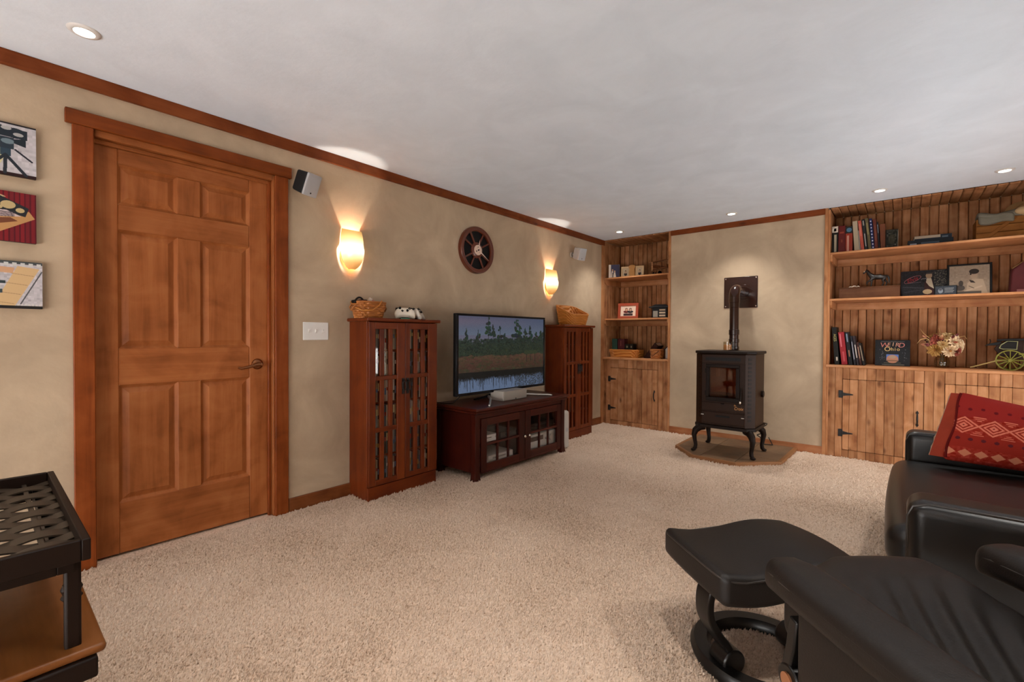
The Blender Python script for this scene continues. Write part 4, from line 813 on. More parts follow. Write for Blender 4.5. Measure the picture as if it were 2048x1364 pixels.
c = Canvas(110, 80, (222, 196, 176)); portrait(c, .38, .35, .14, (70, 40, 30), (200, 150, 120), (96, 40, 40)); portrait(c, .64, .36, .14, (30, 26, 26), (190, 150, 125), (46, 40, 44)); c.rect(.2, .72, .8, .95, (60, 44, 46))
frame('photo_frame', 'rust red framed photo of a couple on the middle shelf of the narrow bookcase', 'picture frame', (.268, .14, S2), .12, .265, .2, .034, col('9c4630', .45), c.mat('couple_on_bench'))
t = thing('birdhouse', 'black wooden house ornament with pale plaques beside the red photo frame', 'ornament', (.68, .17, S2), .18)
MB().box(-.085, .085, -.05, .05, 0, .125).build('wall', col('17181a', .5), t, bevel=.003); MB().box(-.12, .12, -.075, .075, .125, .138).build('roof', col('1b1c1e', .5), t, bevel=.003); MB().add([(-.1, -.06, .138), (.1, -.06, .138), (.1, .06, .138), (-.1, .06, .138), (-.06, 0, .168), (.06, 0, .168)], [(0, 1, 5, 4), (2, 3, 4, 5), (1, 2, 5), (3, 0, 4)]).build('roof_cap', col('1b1c1e', .5), t)
for k in range(3): MB().rbox((.035, -.051, .03+.034*k), (.07, .004, .02), .0018, 2).build('plaque', col('b9a890'), t)
MB().rbox((-.045, -.051, .05), (.055, .004, .075), .0018, 2).build('plaque', col('8d8a80'), t)
t = thing('wicker_basket', 'long low wicker basket holding books on the narrow bookcase counter', 'basket', (.235, .185, S3)); basket(t, .2, .1, .095, .92, 5, n=64, p=8, amp=.0045)
def book(loc, w, d, h, cover, lab, tilt=0, rz=0, grp=None, title=None, patches=(), flat=False, pages=True):
    """standing book: spine on local y=0, lower left corner at loc"""
    t = thing('book', lab, 'book', loc, rz, grp); t.rotation_euler = (0, tilt, rz)
    cm = cover if not isinstance(cover, str) else col(cover, .5)
    MB().box(0, w, 0, .004, 0, h).build('spine', cm, t, bevel=.0012); MB().box(0, .0025, .003, d, 0, h).build('cover', cm, t, bevel=.0008); MB().box(w-.0025, w, .003, d, 0, h).build('cover', cm, t, bevel=.0008)
    MB().box(.0025, w-.0025, .004, d-.004, .003, h-.004).build('pages', M_PAPER, t, smooth=False)
    for (x0, x1, z0, z1, c2) in patches: MB().box(w*x0, w*x1, -.0008, .0005, h*z0, h*z1).build('spine_print', col(c2, .5), t, smooth=False)
    if title: 
        tx, sz, tc_, zc = title; lettering(tx, sz, col(tc_, .5), t, TR(w/2, -.0012, h*zc) @ FRONT @ Euler((0, 0, -PI/2)).to_matrix().to_4x4(), 'spine_lettering')
    return t
G1 = 'books in the basket on the narrow bookcase'
book((.06, .13, S3+.012), .07, .1, .225, '2e4a40', 'dark green book standing in the long basket', grp=G1)
book((.14, .135, S3+.012), .09, .1, .222, '4a1d22', 'maroon book standing in the long basket beside the green one', grp=G1, patches=[(.4, .5, .6, .9, '7a4a40')])
book((.238, .14, S3+.012), .055, .1, .16, '17150f', 'short black book with small label, left of two in the long basket', grp=G1, patches=[(.35, .65, .7, .85, '8a8068')])
book((.297, .14, S3+.012), .05, .1, .16, '1c1812', 'short black book with small label, right of two in the long basket', grp=G1, patches=[(.35, .65, .7, .85, '8a8068')])
t = thing('photo_album', 'dark brown album leaning on its corner against the long basket', 'album', (.462, .2, S3+.002), .0); t.rotation_euler = (0, R(38), 0)
MB().box(0, .05, 0, .16, 0, .006).box(0, .05, 0, .005, 0, .235).build('cover', col('33170f', .4), t, bevel=.002); MB().box(.05, .056, 0, .16, 0, .235).build('cover', col('33170f', .4), t, bevel=.002); MB().box(-.006, 0, 0, .16, 0, .235).build('cover', col('33170f', .4), t, bevel=.002); MB().box(.0, .05, .006, .156, .006, .232).build('pages', col('d8c4a8'), t)
t = thing('wicker_basket', 'small square wicker basket with dark handle at the counter end', 'basket', (.66, .13, S3)); basket(t, .068, .055, .11, .86, 6, n=40, p=6, mat=M_BASKETD)
MB().tube([(-.05, -.06, .095), (-.052, -.066, .05), (-.03, -.068, .03), (0, -.066, .055), (.03, -.064, .08), (.05, -.06, .1)], .0035, 8).build('handle', col('3a2416'), t)
t = thing('birdhouse', 'small whitewashed birdhouse with dark roof in the counter corner', 'ornament', (.775, .24, S3), .2)
MB().prism([(-.045, 0), (.045, 0), (.045, .12), (0, .165), (-.045, .12)], -.04, .04, X((1, 0, 0, 0), (0, 0, -1, 0), (0, 1, 0, 0), (0, 0, 0, 1))).build('wall', col('b5b0a6'), t, bevel=.002); MB().cyl((0, -.042, .09), (0, -.038, .09), .014, n=16).build('entrance', M_BLACK, t)
for s in (-1, 1): MB().box(0, .085, -.05, .055, 0, .008, TR(0, 0, .172, 0, R(45) if s > 0 else R(135))).build('roof_board', col('241c18'), t)

# ------------------------------------------------------------------ things on the wide bookcase
S1, S2, S3 = 1.905, 1.472, .855
def sp(*a): return a
G2 = 'books on the wide bookcase top shelf'; T = lambda d: -R(d)
BK = [(2.389, .046, .262, '16130f', 0, 'black book with white head panel, first on the top shelf', [(0, 1, .78, 1, 'c8beb0'), (.3, .7, .82, .93, '26221e'), (.35, .75, .08, .7, 'a89c84')]),
 (2.438, .053, .262, '5a120e', 0, 'dark red thick book, second on the top shelf', [(.2, .8, .72, .78, '8a3a26'), (.4, .6, .4, .5, '7a3a22')]),
 (2.493, .053, .246, '8e2f1c', 0, 'orange red book with blue round emblem, third on the top shelf', [(0, 1, .74, 1, '1a1a1c'), (.2, .5, .06, .66, 'c08a78')]),
 (2.563, .036, .29, 'a89880', 4, 'wide beige book leaning on the orange red one', []),
 (2.6005, .008, .2, '8a8680', 4, 'thin grey booklet between the beige and salmon books', []),
 (2.6125, .024, .289, 'b0503e', 5.7, 'salmon red book leaning behind the thin grey booklet', [(.3, .6, .5, .9, 'c87a66')]),
 (2.640, .022, .298, '14161a', 5.7, 'black book with pale lettering next to the salmon red one', [(.35, .65, .15, .55, 'b0aca4'), (.3, .7, .8, .95, '9a9688')]),
 (2.667, .022, .305, '5c5238', 6, 'olive book, tallest on the top shelf', [(.3, .7, .5, .85, '8a7c52')]),
 (2.691, .02, .296, '1c2250', 5, 'navy book with row of white dots down its spine', []),
 (2.712, .024, .286, '5a2418', 4, 'dark rust book right of the dotted navy one', [(.35, .65, .3, .8, '7a4430')]),
 (2.738, .012, .258, '161418', 4, 'thin black book beside the dark rust one', [(.3, .7, .6, .9, '8a8a90')])]
for x, w, h, cv, tl, lab, pt in BK:
    b_ = book((x, .12, S1), w, .2, h, cv, lab, T(tl), grp=G2, patches=pt)
    if 'emblem' in lab: MB().cyl((w/2, -.0014, h*.87), (w/2, .0005, h*.87), .02, n=20).build('emblem', col('4a6e86'), b_)
    if 'dots' in lab:
        for k in range(9): MB().cyl((w/2, -.001, .03+k*.03), (w/2, .0005, .03+k*.03), .0055, n=10).build('dot', col('d8d8e4'), b_)
book((2.7535, .13, S1), .04, .17, .235, '6a3a20', 'brown plain book near the right end of the top shelf row', T(3), grp=G2)
t = thing('book', 'small dark picture-covered book propped face out, end of the top shelf row', 'book', (2.832, .12, S1), R(14), G2)
MB().box(-.045, .04, 0, .022, 0, .175).build('cover', col('1d1812'), t, bevel=.002); MB().box(-.042, .042, .003, .019, .003, .172).build('pages', M_PAPER, t)
print_panel('cover_print', Canvas(40, 80, (34, 32, 24)).noise(14, 6).ell(.5, .5, .3, .25, (62, 58, 40), .6).mat('dark_cover'), t, .075, .165, Matrix.Translation((-.002, -.0006, .004)))
def flatbook(loc, w, d, h, cv, lab, rz, extra):
    t = thing('book', lab, 'book', loc, rz, 'books lying flat on the top shelf')
    for z0, z1 in ((0, .003), (h-.003, h)): MB().box(-w/2, w/2, 0, d, z0, z1).build('cover', col(cv), t, bevel=.001)
    MB().box(-w/2, w/2, 0, .004, 0, h).build('spine', col(cv), t, bevel=.001); MB().box(-w/2+.003, w/2-.003, .004, d-.003, .003, h-.003).build('pages', M_PAPER, t)
    for x0, x1, z0, z1, c2 in extra: MB().box(w*x0, w*x1, -.0008, .0005, h*z0, h*z1).build('spine_print', col(c2), t, smooth=False)
flatbook((3.083, .12, S1), .29, .2, .056, '1a2026', 'dark blue book lying flat, lower of two', .02, [(-.45, -.3, .2, .5, '8a9098'), (-.2, .2, .3, .6, '3c4a56')])
flatbook((3.1, .13, S1+.0565), .238, .18, .034, '222a34', 'dark book with cream spine panel lying flat, upper of two', .05, [(-.5, .2, .3, .95, 'a49480'), (.24, .4, .2, .6, '5a6672')])
t = thing('wooden_crate', 'rough wooden crate on the top shelf of the wide bookcase', 'crate', (3.68, .12, S1), .02)
M_CRATE = wood('crate_wood', '5a3413', '7d4e22', '94642f', axis='x', rough=.7, scale=.8, tint=.1, coat=0)
for k in range(3): boxpiece('slat', M_CRATE, t, -.32, .32, 0, .012, .002+.058*k, .057+.058*k, .002); boxpiece('slat', M_CRATE, t, -.32, .32, .2, .212, .002+.058*k, .057+.058*k, .002)
for x in (-.32, .308): boxpiece('end_board', M_CRATE, t, x, x+.012, .012, .2, .002, .17, .002)
boxpiece('bottom_board', M_CRATE, t, -.308, .308, .012, .2, .002, .012, .0)
MB().box(-.012, .012, -.006, 0, 0, .235, TR(-.27, 0, .006, 0, R(46))).build('brace', M_CRATE, t, bevel=.002)
t = thing('folded_blanket', 'grey green folded cloth spilling over the crate top', 'cloth', (3.53, .2, S1+.172))
M_CLOTH = plain('grey_cloth', '6a6558', .9, var=.2, bump=.4, bscale=120)
MB().rbox((.0, 0, .02), (.33, .2, .05), .024, 4, ext=8, fn=lambda x, y, z: (x, y-.02*(x < 0), z+.012*math.sin(x*30)+.01*math.cos(y*25))).rbox((-.06, -.1, -.01), (.2, .04, .07), .018, 4, ext=6, fn=lambda x, y, z: (x, y, z+.01*math.sin(x*34))).build('cloth', M_CLOTH, t, ang=80)
t = thing('straw_hat', 'tan round brimmed hat leaning in the crate', 'hat', (3.64, .2, S1+.2)); t.rotation_euler = (R(62), R(8), 0)
MB().lathe([(0, .07), (.04, .068), (.058, .05), (.064, .0), (.1, -.006), (.118, .004), (.12, .001), (.1, -.01), (.06, -.006)], 36).build('hat_body', col('8a6a44', .8, bump=.4), t, ang=70); MB().lathe([(.0645, .004), (.066, .012), (.064, .022)], 36).build('hat_band', col('3a2a1c'), t)
t = thing('stuffed_doll', 'pale cloth bundle resting under the hat brim on the crate', 'cloth bundle', (3.62, .1, S1+.205))
MB().ell((0, 0, 0), (.05, .035, .03), 16, 10).ell((.04, .0, -.02), (.06, .03, .022), 16, 10).build('bundle', col('b49a74', .9), t, ang=80)
# middle shelf
t = thing('long_wooden_box', 'long plain wooden box under the black horse figurine', 'box', (2.668, .15, S2), .0); M_BOXW = wood('walnut_box', '4a2c1a', '5f3c25', '6e4a30', axis='x', rough=.5, tint=.03, coat=.05)
boxpiece('front_board', M_BOXW, t, -.223, .223, 0, .012, 0, .1, .002); boxpiece('back_board', M_BOXW, t, -.223, .223, .148, .16, 0, .1, .002); boxpiece('end_board', M_BOXW, t, -.223, -.211, .012, .148, 0, .1, .002); boxpiece('end_board', M_BOXW, t, .211, .223, .012, .148, 0, .1, .002); boxpiece('lid', M_BOXW, t, -.226, .226, -.003, .163, .1, .11, .003)
t = thing('bone_ornament', 'small white carved ornament on the wooden box left of the horse', 'ornament', (2.56, .2, S2+.11))
MB().tube([(-.042, 0, .004), (-.03, 0, .012), (-.018, 0, .007), (-.006, 0, .016), (.008, 0, .014), (.018, 0, .006), (.028, 0, .014), (.04, 0, .006)], [.004, .005, .004, .0055, .005, .004, .005, .003], 8).build('carving', col('d8c8b4'), t, ang=80)
t = thing('horse_figurine', 'black horse figurine standing on the long wooden box', 'figurine', (2.735, .205, S2+.11), .0)
me = D.meshes.new('horse'); bm = bmesh.new(); sk_ = bm.verts.layers.skin.verify()
J = {}
def jv(n, p, r, pr=None):
    v = bm.verts.new(p); v[sk_].radius = (r, r); J[n] = v
    if pr: bm.edges.new((J[pr], v))
jv('b', (0, 0, .09), .023); jv('ch', (-.042, 0, .092), .024, 'b'); jv('ru', (.042, 0, .095), .023, 'b'); jv('n1', (-.064, 0, .118), .017, 'ch'); jv('n2', (-.078, 0, .143), .0125, 'n1'); jv('hd', (-.088, 0, .15), .0115, 'n2'); jv('mz', (-.106, 0, .132), .0075, 'hd'); jv('ms', (-.111, 0, .126), .006, 'mz')
jv('t1', (.064, 0, .096), .008, 'ru'); jv('t2', (.076, 0, .078), .0095, 't1'); jv('t3', (.079, 0, .045), .006, 't2'); jv('t4', (.077, 0, .025), .003, 't3')
for s, nm in ((-1, 'l'), (1, 'r')):
    jv('f1'+nm, (-.046, s*.014, .07), .0115, 'ch')
    if s < 0: jv('f2'+nm, (-.068, s*.014, .052), .007, 'f1'+nm); jv('f3'+nm, (-.082, s*.014, .042), .0055, 'f2'+nm); jv('f4'+nm, (-.08, s*.014, .02), .0052, 'f3'+nm)
    else: jv('f2'+nm, (-.05, s*.014, .04), .0068, 'f1'+nm); jv('f3'+nm, (-.049, s*.014, .016), .005, 'f2'+nm); jv('f4'+nm, (-.054, s*.014, .005), .0058, 'f3'+nm)
    jv('h1'+nm, (.046, s*.014, .072), .0145, 'ru'); jv('h2'+nm, (.04+.01*s, s*.014, .055), .0095, 'h1'+nm); jv('h3'+nm, (.052+.012*s, s*.014, .04), .0062, 'h2'+nm); jv('h4'+nm, (.046+.012*s, s*.014, .018), .005, 'h3'+nm); jv('h5'+nm, (.04+.012*s, s*.014, .005), .0058, 'h4'+nm)
bm.verts.ensure_lookup_table(); bm.to_mesh(me); bm.free()
o = D.objects.new('horse_source', me); COL.objects.link(o); md = o.modifiers.new('s', 'SKIN'); md.use_smooth_shade = True; o.data.skin_vertices[0].data[0].use_root = True
md2 = o.modifiers.new('u', 'SUBSURF'); md2.levels = 2; md2.render_levels = 2; bpy.context.view_layer.update()
mm = D.meshes.new_from_object(o.evaluated_get(bpy.context.evaluated_depsgraph_get())); D.objects.remove(o); mm.materials.clear()
link('body', mm, plain('black_horse', '1a1512', .35), t, smooth=True, ang=180)
MB().tube([(-.088, 0, .161), (-.072, 0, .15), (-.06, 0, .13), (-.048, 0, .112)], [.004, .006, .006, .003], 8).build('mane', M_BLACK, t)
for s in (-1, 1): MB().cyl((-.086, s*.006, .157), (-.085, s*.007, .17), .004, .0008, 8).build('ear', M_BLACK, t)
MB().ell((-.1, 0, .143), (.008, .009, .011), 10, 8).build('blaze', col('d0b8a0'), t, label='pale face marking')
c = Canvas(180, 140, (30, 29, 33)); c.noise(5, 4)
for k in range(260):
    x, y = rng.uniform(.72, 1), rng.uniform(.02, .6); c.ell(x, y, .012, .012, [(84, 84, 74), (50, 52, 48), (120, 116, 100)][k % 3], .7)
c.poly([(.5, .98), (.52, .45), (.6, .3), (.7, .4), (.72, .98)], (52, 26, 26)).poly([(.56, .3), (.66, .3), (.72, .7), (.62, .6), (.55, .45)], (190, 180, 158)).ell(.61, .2, .07, .11, (150, 130, 106)).rect(.55, .09, .69, .14, (60, 54, 48)).ell(.58, .8, .1, .09, (176, 154, 118)).poly([(.03, .96), (.24, .95), (.24, .99), (.03, .99)], (120, 118, 116)).line(.05, .6, .5, .66, .02, (60, 60, 66)).line(.1, .8, .5, .72, .02, (52, 52, 58))
c.line(.2, .46, .44, .43, .014, (92, 92, 98))
t = thing('tin_sign', 'dark tin sign with red script and seated man in white shirt', 'sign', (3.05, .26, S2)); t.rotation_euler = (R(-9), 0, .0)
MB().box(-.156, .156, 0, .004, 0, .245).build('plate', col('1c1b1f', .4), t, bevel=.001); print_panel('sign_print', c.mat('tin_sign_print', .4), t, .31, .243, Matrix.Translation((0, -.0006, .001)))
MB().tube([(-.075+.062*math.cos(a)*math.cos(.45)-.02*math.sin(a)*math.sin(.45), -.002, .165+.062*math.cos(a)*math.sin(.45)+.022*math.sin(a)*math.cos(.45)) for a in [2*PI*k/28 for k in range(28)]], .0012, 6, True).build('script_outline', col('c07a80'), t)
lettering('Elvis', .046, col('a02830', .4), t, TR(-.078, -.0015, .163, 0, -.40) @ FRONT, shear=.3)
lettering('~', .07, col('70707a'), t, TR(.0, -.0015, .17, 0, -.3) @ FRONT)
c = Canvas(90, 50, (48, 54, 62)).noise(6, 3); c.ell(.25, .55, .12, .3, (120, 130, 140)).ell(.25, .4, .08, .12, (70, 70, 76))
for k in range(4): c.rect(.45, .2+.16*k, .9-.05*(k % 2), .27+.16*k, (120, 124, 126))
t = thing('small_plaque', 'small round cornered blue grey plaque in front of the tin sign', 'plaque', (3.185, .1, S2)); t.rotation_euler = (R(-8), 0, .03)
MB().rbox((0, .004, .042), (.142, .008, .084), .0039, 3).build('plate', M_BLACK, t); print_panel('plaque_print', c.mat('plaque_print'), t, .128, .07, Matrix.Translation((0, -.0006, .007)))
c = Canvas(140, 130, (150, 134, 116)); c.noise(4, 6).ell(.3, .62, .06, .1, (70, 64, 58)).ell(.28, .78, .12, .1, (64, 60, 58), .8)
c.poly([(.42, .98), (.46, .62), (.6, .46), (.84, .5), (.95, .98)], (176, 158, 136)).ell(.62, .36, .09, .13, (170, 150, 128)).ell(.62, .22, .12, .09, (46, 38, 34)).rect(.52, .2, .56, .34, (46, 38, 34)).poly([(.5, .5), (.6, .54), (.66, .62), (.54, .6)], (56, 48, 44)).line(.4, .9, .8, .74, .05, (190, 172, 150)).rect(.2, .9, .8, 1, (90, 86, 80)).line(.5, .72, .62, .8, .02, (96, 84, 72))
frame('photo_frame', 'thin black framed sepia photo of a seated young man beside the tin sign', 'picture frame', (3.335, .235, S2), .0, .272, .272, .014, M_BLACK, c.mat('sepia_photo', .35), .1)
t = thing('red_bag', 'dark red peaked fabric bag at the far end of the middle shelf', 'bag', (3.66, .18, S2), .05); M_REDC = plain('dark_red_cloth', '4e1014', .8, var=.25)
MB().add([(-.095, 0, 0), (.12, 0, 0), (.12, .1, 0), (-.095, .1, 0), (-.085, .01, .2), (.12, .01, .27), (.12, .09, .27), (-.085, .09, .2), (-.03, .02, .255), (-.03, .08, .255)], [(0, 3, 2, 1), (0, 1, 5, 8, 4), (2, 3, 7, 9, 6), (1, 2, 6, 5), (3, 0, 4, 7), (4, 8, 9, 7), (8, 5, 6, 9)]).build('bag_body', M_REDC, t, bevel=.012, seg=3)
MB().tube([(-.09, -.002, .195), (-.03, .012, .25), (.12, .002, .268)], .005, 8).build('piping', col('6a4a2a'), t); MB().box(-.06, .02, -.003, .002, .012, .03).build('patch', col('8a5a58'), t)
# counter
G3 = 'books leaning on the wide bookcase counter'
for x, w, h, cv, tl, lab, pt, ti in [(2.428, .036, .352, '100f0d', 4.4, 'tall black book with yellow lettering, first on the counter', [(.4, .75, .1, .2, 'b8b0a0')], ('AGES', .03, 'a8a060', .72)),
 (2.482, .045, .306, '8e2028', 6, 'glossy red book on the counter, second in the leaning row', [(.2, .4, .55, .95, 'c87078'), (.35, .65, .1, .4, 'b04a50')], None),
 (2.535, .03, .306, '0f1014', 6.5, 'black book with pale blue lettering, third on the counter', [(.3, .6, .7, .95, '7a8a9c'), (.35, .65, .25, .45, '9a6a50')], None),
 (2.574, .017, .272, '1a1a22', 7, 'black book with grey title, fourth in the counter row', [(.3, .7, .2, .8, '8a8a96')], None),
 (2.596, .017, .272, '2a2226', 7.5, 'charcoal book with cream title, fifth in the counter row', [(.3, .7, .25, .7, 'c0b6ac')], None),
 (2.618, .016, .214, '3a1c16', 8, 'short dark brown book, sixth in the counter row', [(.3, .7, .3, .8, '9a7a68')], None),
 (2.64, .018, .206, '141312', 10, 'short black book with tan title, last in the counter row', [(.3, .7, .2, .9, '8a7a66')], None)]:
    book((x, .07, S3), w, .2, h, cv, lab, T(tl), grp=G3, patches=pt, title=ti)
t = thing('picture_book', 'black cover book standing face out on the counter beside the flower vase', 'book', (2.845, .2, S3), 0); t.rotation_euler = (R(-7), 0, .0)
M_COVB = plain('glossy_black_cover', '16161a', .35, spec=.2)
MB().box(-.122, .122, 0, .003, 0, .238).build('cover', M_COVB, t, bevel=.001); MB().box(-.122, .122, .017, .02, 0, .238).build('cover', M_COVB, t, bevel=.001); MB().box(-.119, .119, .003, .017, .003, .235).build('pages', M_PAPER, t); MB().box(-.124, -.121, 0, .02, 0, .238).build('spine', M_COVB, t)
c = Canvas(240, 240, (26, 27, 30)); c.noise(3, 4).line(.16, .06, .84, .06, .012, (120, 120, 118)).line(.2, .955, .84, .955, .014, (150, 146, 130)).line(.26, .89, .74, .89, .02, (96, 96, 76)).rect(.32, .56, .68, .82, (84, 110, 168)).ell(.5, .74, .17, .16, (168, 118, 92)).rect(.32, .78, .68, .82, (120, 92, 70)).ell(.5, .66, .1, .06, (150, 140, 120), .7)
for k in range(30): x = rng.choice([.2, .86])+rng.normal(0, .03); c.ell(x, rng.uniform(.35, .8), .012, .02, (96, 98, 104), .6)
print_panel('cover_print', c.mat('black_cover_print', .25), t, .24, .234, Matrix.Translation((0, -.0006, .002)))
for i, (ch, sz) in enumerate(zip('WEIRD', (.062, .05, .048, .05, .06))): lettering(ch, sz, col(['c07a70', 'c89a80', 'd8b090', 'd09a84', 'c88078'][i], .5), t, TR(-.058+.03*i, -.0014, .196-.004*abs(i-2)) @ FRONT, shear=.12)
for i, (ch, sz) in enumerate(zip('Ohio', (.056, .044, .044, .042))): lettering(ch, sz, col('d8b878', .5), t, TR(-.036+(0, .034, .054, .076)[i], -.0014, .152) @ FRONT)
# flowers
t = thing('flower_jar', 'glass jar of cream and rust artificial flowers on the counter', 'flower vase', (3.175, .22, S3))
MB().lathe([(0, .002), (.044, .002), (.05, .01), (.052, .06), (.046, .085), (.038, .098), (.04, .118), (.0375, .118), (.0355, .098), (.043, .083), (.0485, .06), (.046, .012), (0, .007)], 32).build('jar', M_JAR, t)
FP = [plain('petal_'+q, q, .7) for q in ('cdb07c', 'd6bc98', 'b88e4c', '9a4a38', '6a2a2a', 'c88a6a')]
def flower(c, nrm, r, mat, n=14, centre='8a6a30'):
    q = Vector((0, 0, 1)).rotation_difference(Vector(nrm).normalized()).to_matrix().to_4x4(); M = Matrix.Translation(c) @ q
    f = empty('flower', parent=t); mb = MB()
    for ring, (k, up, rr) in enumerate(((n, .25, 1), (n-2, .6, .8), (n-5, 1.0, .5))):
        for i in range(k):
            a = 2*PI*(i+.5*ring)/k+random.uniform(-.1, .1); L_ = r*rr*random.uniform(.85, 1.1); w = L_*.19; Mr = M @ Matrix.Rotation(a, 4, 'Z') @ Matrix.Rotation(-up*.7, 4, 'Y')
            mb.add([(0, 0, .0), (L_*.35, -w*.7, .004), (L_*.75, -w, .006), (L_, 0, -.002), (L_*.75, w, .006), (L_*.35, w*.7, .004), (L_*.55, 0, -.004)], [(0, 1, 6), (1, 2, 6), (2, 3, 6), (3, 4, 6), (4, 5, 6), (5, 0, 6)], Mr)
    mb.build('petals', mat, f, ang=80, kind='stuff'); MB().ell((0, 0, .006), (r*.2, r*.2, r*.12), 10, 6, M).build('flower_heart', col(centre), f)
FL = [((-.045, -.06, .155), (-.4, -1, -.3), .062, 2), ((.045, -.065, .15), (.35, -1, -.35), .062, 1), ((.075, -.04, .22), (.7, -.8, .2), .066, 1), ((-.03, -.05, .235), (-.3, -.9, .4), .062, 3), ((.02, -.04, .265), (.2, -.7, .7), .055, 0), ((-.06, .0, .265), (-.6, -.4, .8), .05, 2), ((.07, .01, .27), (.6, -.3, .8), .055, 2), ((.11, -.01, .19), (1, -.4, 0), .056, 1), ((-.09, -.03, .2), (-1, -.5, .1), .042, 0), ((0, -.075, .2), (0, -1, .1), .045, 0), ((.0, .06, .25), (0, .6, .8), .055, 1), ((.09, -.05, .14), (.9, -.6, -.4), .04, 3)]
for c_, nn, r_, mi in FL: flower(c_, nn, r_, FP[mi], centre='8a5a2a' if mi != 3 else '5a2018')
for k in range(12):
    a = random.uniform(0, 2*PI); el = random.uniform(-.1, .9); d_ = Vector((math.cos(a)*math.cos(el), -abs(math.sin(a)*math.cos(el)), math.sin(el))); P = Vector((0, -.01, .2))+d_*random.uniform(.08, .115)
    mb = MB(); q = Vector((1, 0, 0)).rotation_difference(d_).to_matrix().to_4x4(); mb.add([(0, 0, 0), (.02, -.013, .002), (.045, 0, 0), (.02, .013, .002), (.02, 0, -.004)], [(0, 1, 4), (1, 2, 4), (2, 3, 4), (3, 0, 4)], Matrix.Translation(P) @ q @ Matrix.Rotation(random.uniform(0, 3), 4, 'X')); mb.build('leaf', FP[random.choice([3, 4, 4, 5])], t)
for k, (x, y, z) in enumerate([(-.1, -.02, .25), (-.098, -.04, .215), (.0, -.07, .235)]):
    for j in range(5): MB().ell((x+random.uniform(-.014, .014), y+random.uniform(-.01, .01), z+random.uniform(-.014, .014)), (.0075, .0075, .0075), 8, 6).build('berry', col('3a1614', .4), t)
for pts in ([(-.02, 0, .19), (-.08, -.03, .25), (-.125, -.04, .3), (-.145, -.045, .335)], [(-.04, -.02, .2), (-.1, -.05, .25), (-.14, -.06, .245), (-.165, -.06, .205)], [(.04, 0, .2), (.1, -.01, .265), (.135, -.02, .275), (.15, -.03, .245)], [(0, 0, .2), (-.01, .02, .28), (-.022, .03, .345)]): MB().tube(pts, [.003, .0026, .0022, .001], 6).build('twig', col('c9a46c'), t)
for k in range(7): a = 2*PI*k/7; MB().tube([(.02*math.cos(a), .02*math.sin(a), .012), (.012*math.cos(a+1), .012*math.sin(a+1), .1), (.04*math.cos(a), .04*math.sin(a)-.02, .17)], .0018, 6).build('stem', col('4a5030'), t)
# stagecoach model, facing -x
t = thing('model_stagecoach', 'model stagecoach with yellow green spoked wheels at the counter end', 'model', (3.62, .215, S3), -.1)
M_OLIVE = col('74702c', .5); M_CB = col('24140e', .7); M_CREAM = col('8c8a62', .5)
def wheel(x, y, r, n):
    w_ = empty('wheel', (x, y, r), parent=t)
    MB().lathe([(r-.008, -.005), (r, -.005), (r, .005), (r-.008, .005), (r-.008, -.005)], 40, TR(0, 0, 0, PI/2)).build('wheel_rim', M_OLIVE, w_)
    for k in range(n): a = 2*PI*k/n; MB().cyl((.01*math.cos(a), 0, .01*math.sin(a)), ((r-.005)*math.cos(a), 0, (r-.005)*math.sin(a)), .0032, n=6).build('wheel_spoke', M_OLIVE, w_)
    MB().cyl((0, -.014, 0), (0, .014, 0), .012, n=14).build('wheel_hub', M_OLIVE, w_)
for y in (-.08, .08): wheel(-.045, y, .082, 12); wheel(.22, y, .1, 14)
for x, z in ((-.045, .082), (.22, .1)): MB().cyl((x, -.08, z), (x, .08, z), .005, n=8).build('axle', M_OLIVE, t)
MB().tube([(-.05, 0, .085), (-.12, -.02, .072), (-.27, -.05, .012)], [.007, .006, .0045], 8).build('pole', col('a8905a'), t)
pr = [(-.1, .11), (.28, .11), (.31, .16), (.33, .24), (.31, .245), (-.06, .245), (-.12, .2), (-.135, .17)]
XZ = X((1, 0, 0, 0), (0, 0, -1, 0), (0, 1, 0, 0), (0, 0, 0, 1))
MB().prism(pr, -.055, .055, XZ).build('coach_body', M_CB, t, bevel=.006, smooth=False)
MB().rbox((.1, 0, .252), (.44, .13, .016), .006, 2, ext=4, fn=lambda x, y, z: (x, y, z-.25*y*y*4-.12*max(0, -x-.1)**1*.6)).build('roof', M_BLACK, t)
for k, poly in enumerate(([(-.105, .178), (-.085, .17), (-.01, .17), (-.006, .232), (-.06, .236), (-.095, .205)], [(.03, .16), (.085, .16), (.085, .232), (.03, .232)], [(.12, .17), (.19, .17), (.19, .232), (.12, .232)])):
    for sd in (1, -1):
        MB().prism(poly, sd*.0545, sd*.058, XZ).build('window', col('100c0a', .6), t, smooth=False)
        MB().tube([(x, -sd*.058, z) for x, z in poly], .0035, 6, True).build('window_trim', M_CREAM, t)
for y in (-.058,): MB().box(.0, .26, y-.002, y, .125, .14).build('side_stripe', M_OLIVE, t); MB().box(.09, .116, y-.002, y, .165, .23).build('door_panel', M_OLIVE, t)
MB().add([(-.19, -.05, .195), (-.11, -.05, .2), (-.11, .05, .2), (-.19, .05, .195), (-.17, -.05, .21), (-.09, -.05, .235), (-.09, .05, .235), (-.17, .05, .21)], [(0, 3, 2, 1), (4, 5, 6, 7), (0, 1, 5, 4), (2, 3, 7, 6), (0, 4, 7, 3), (1, 2, 6, 5)]).build('driver_seat', M_BLACK, t, bevel=.003); MB().tube([(-.16, -.05, .21), (-.155, -.05, .235), (-.16, -.05, .25)], .003, 6).build('lamp_bracket', M_BLACK, t)
MB().box(-.06, .26, -.03, .03, .09, .112).build('undercarriage', col('3a2018'), t, bevel=.003)
for x in (-.045, .22): MB().box(x-.012, x+.012, -.02, .02, .078, .098).build('axle_block', col('3a2018'), t)

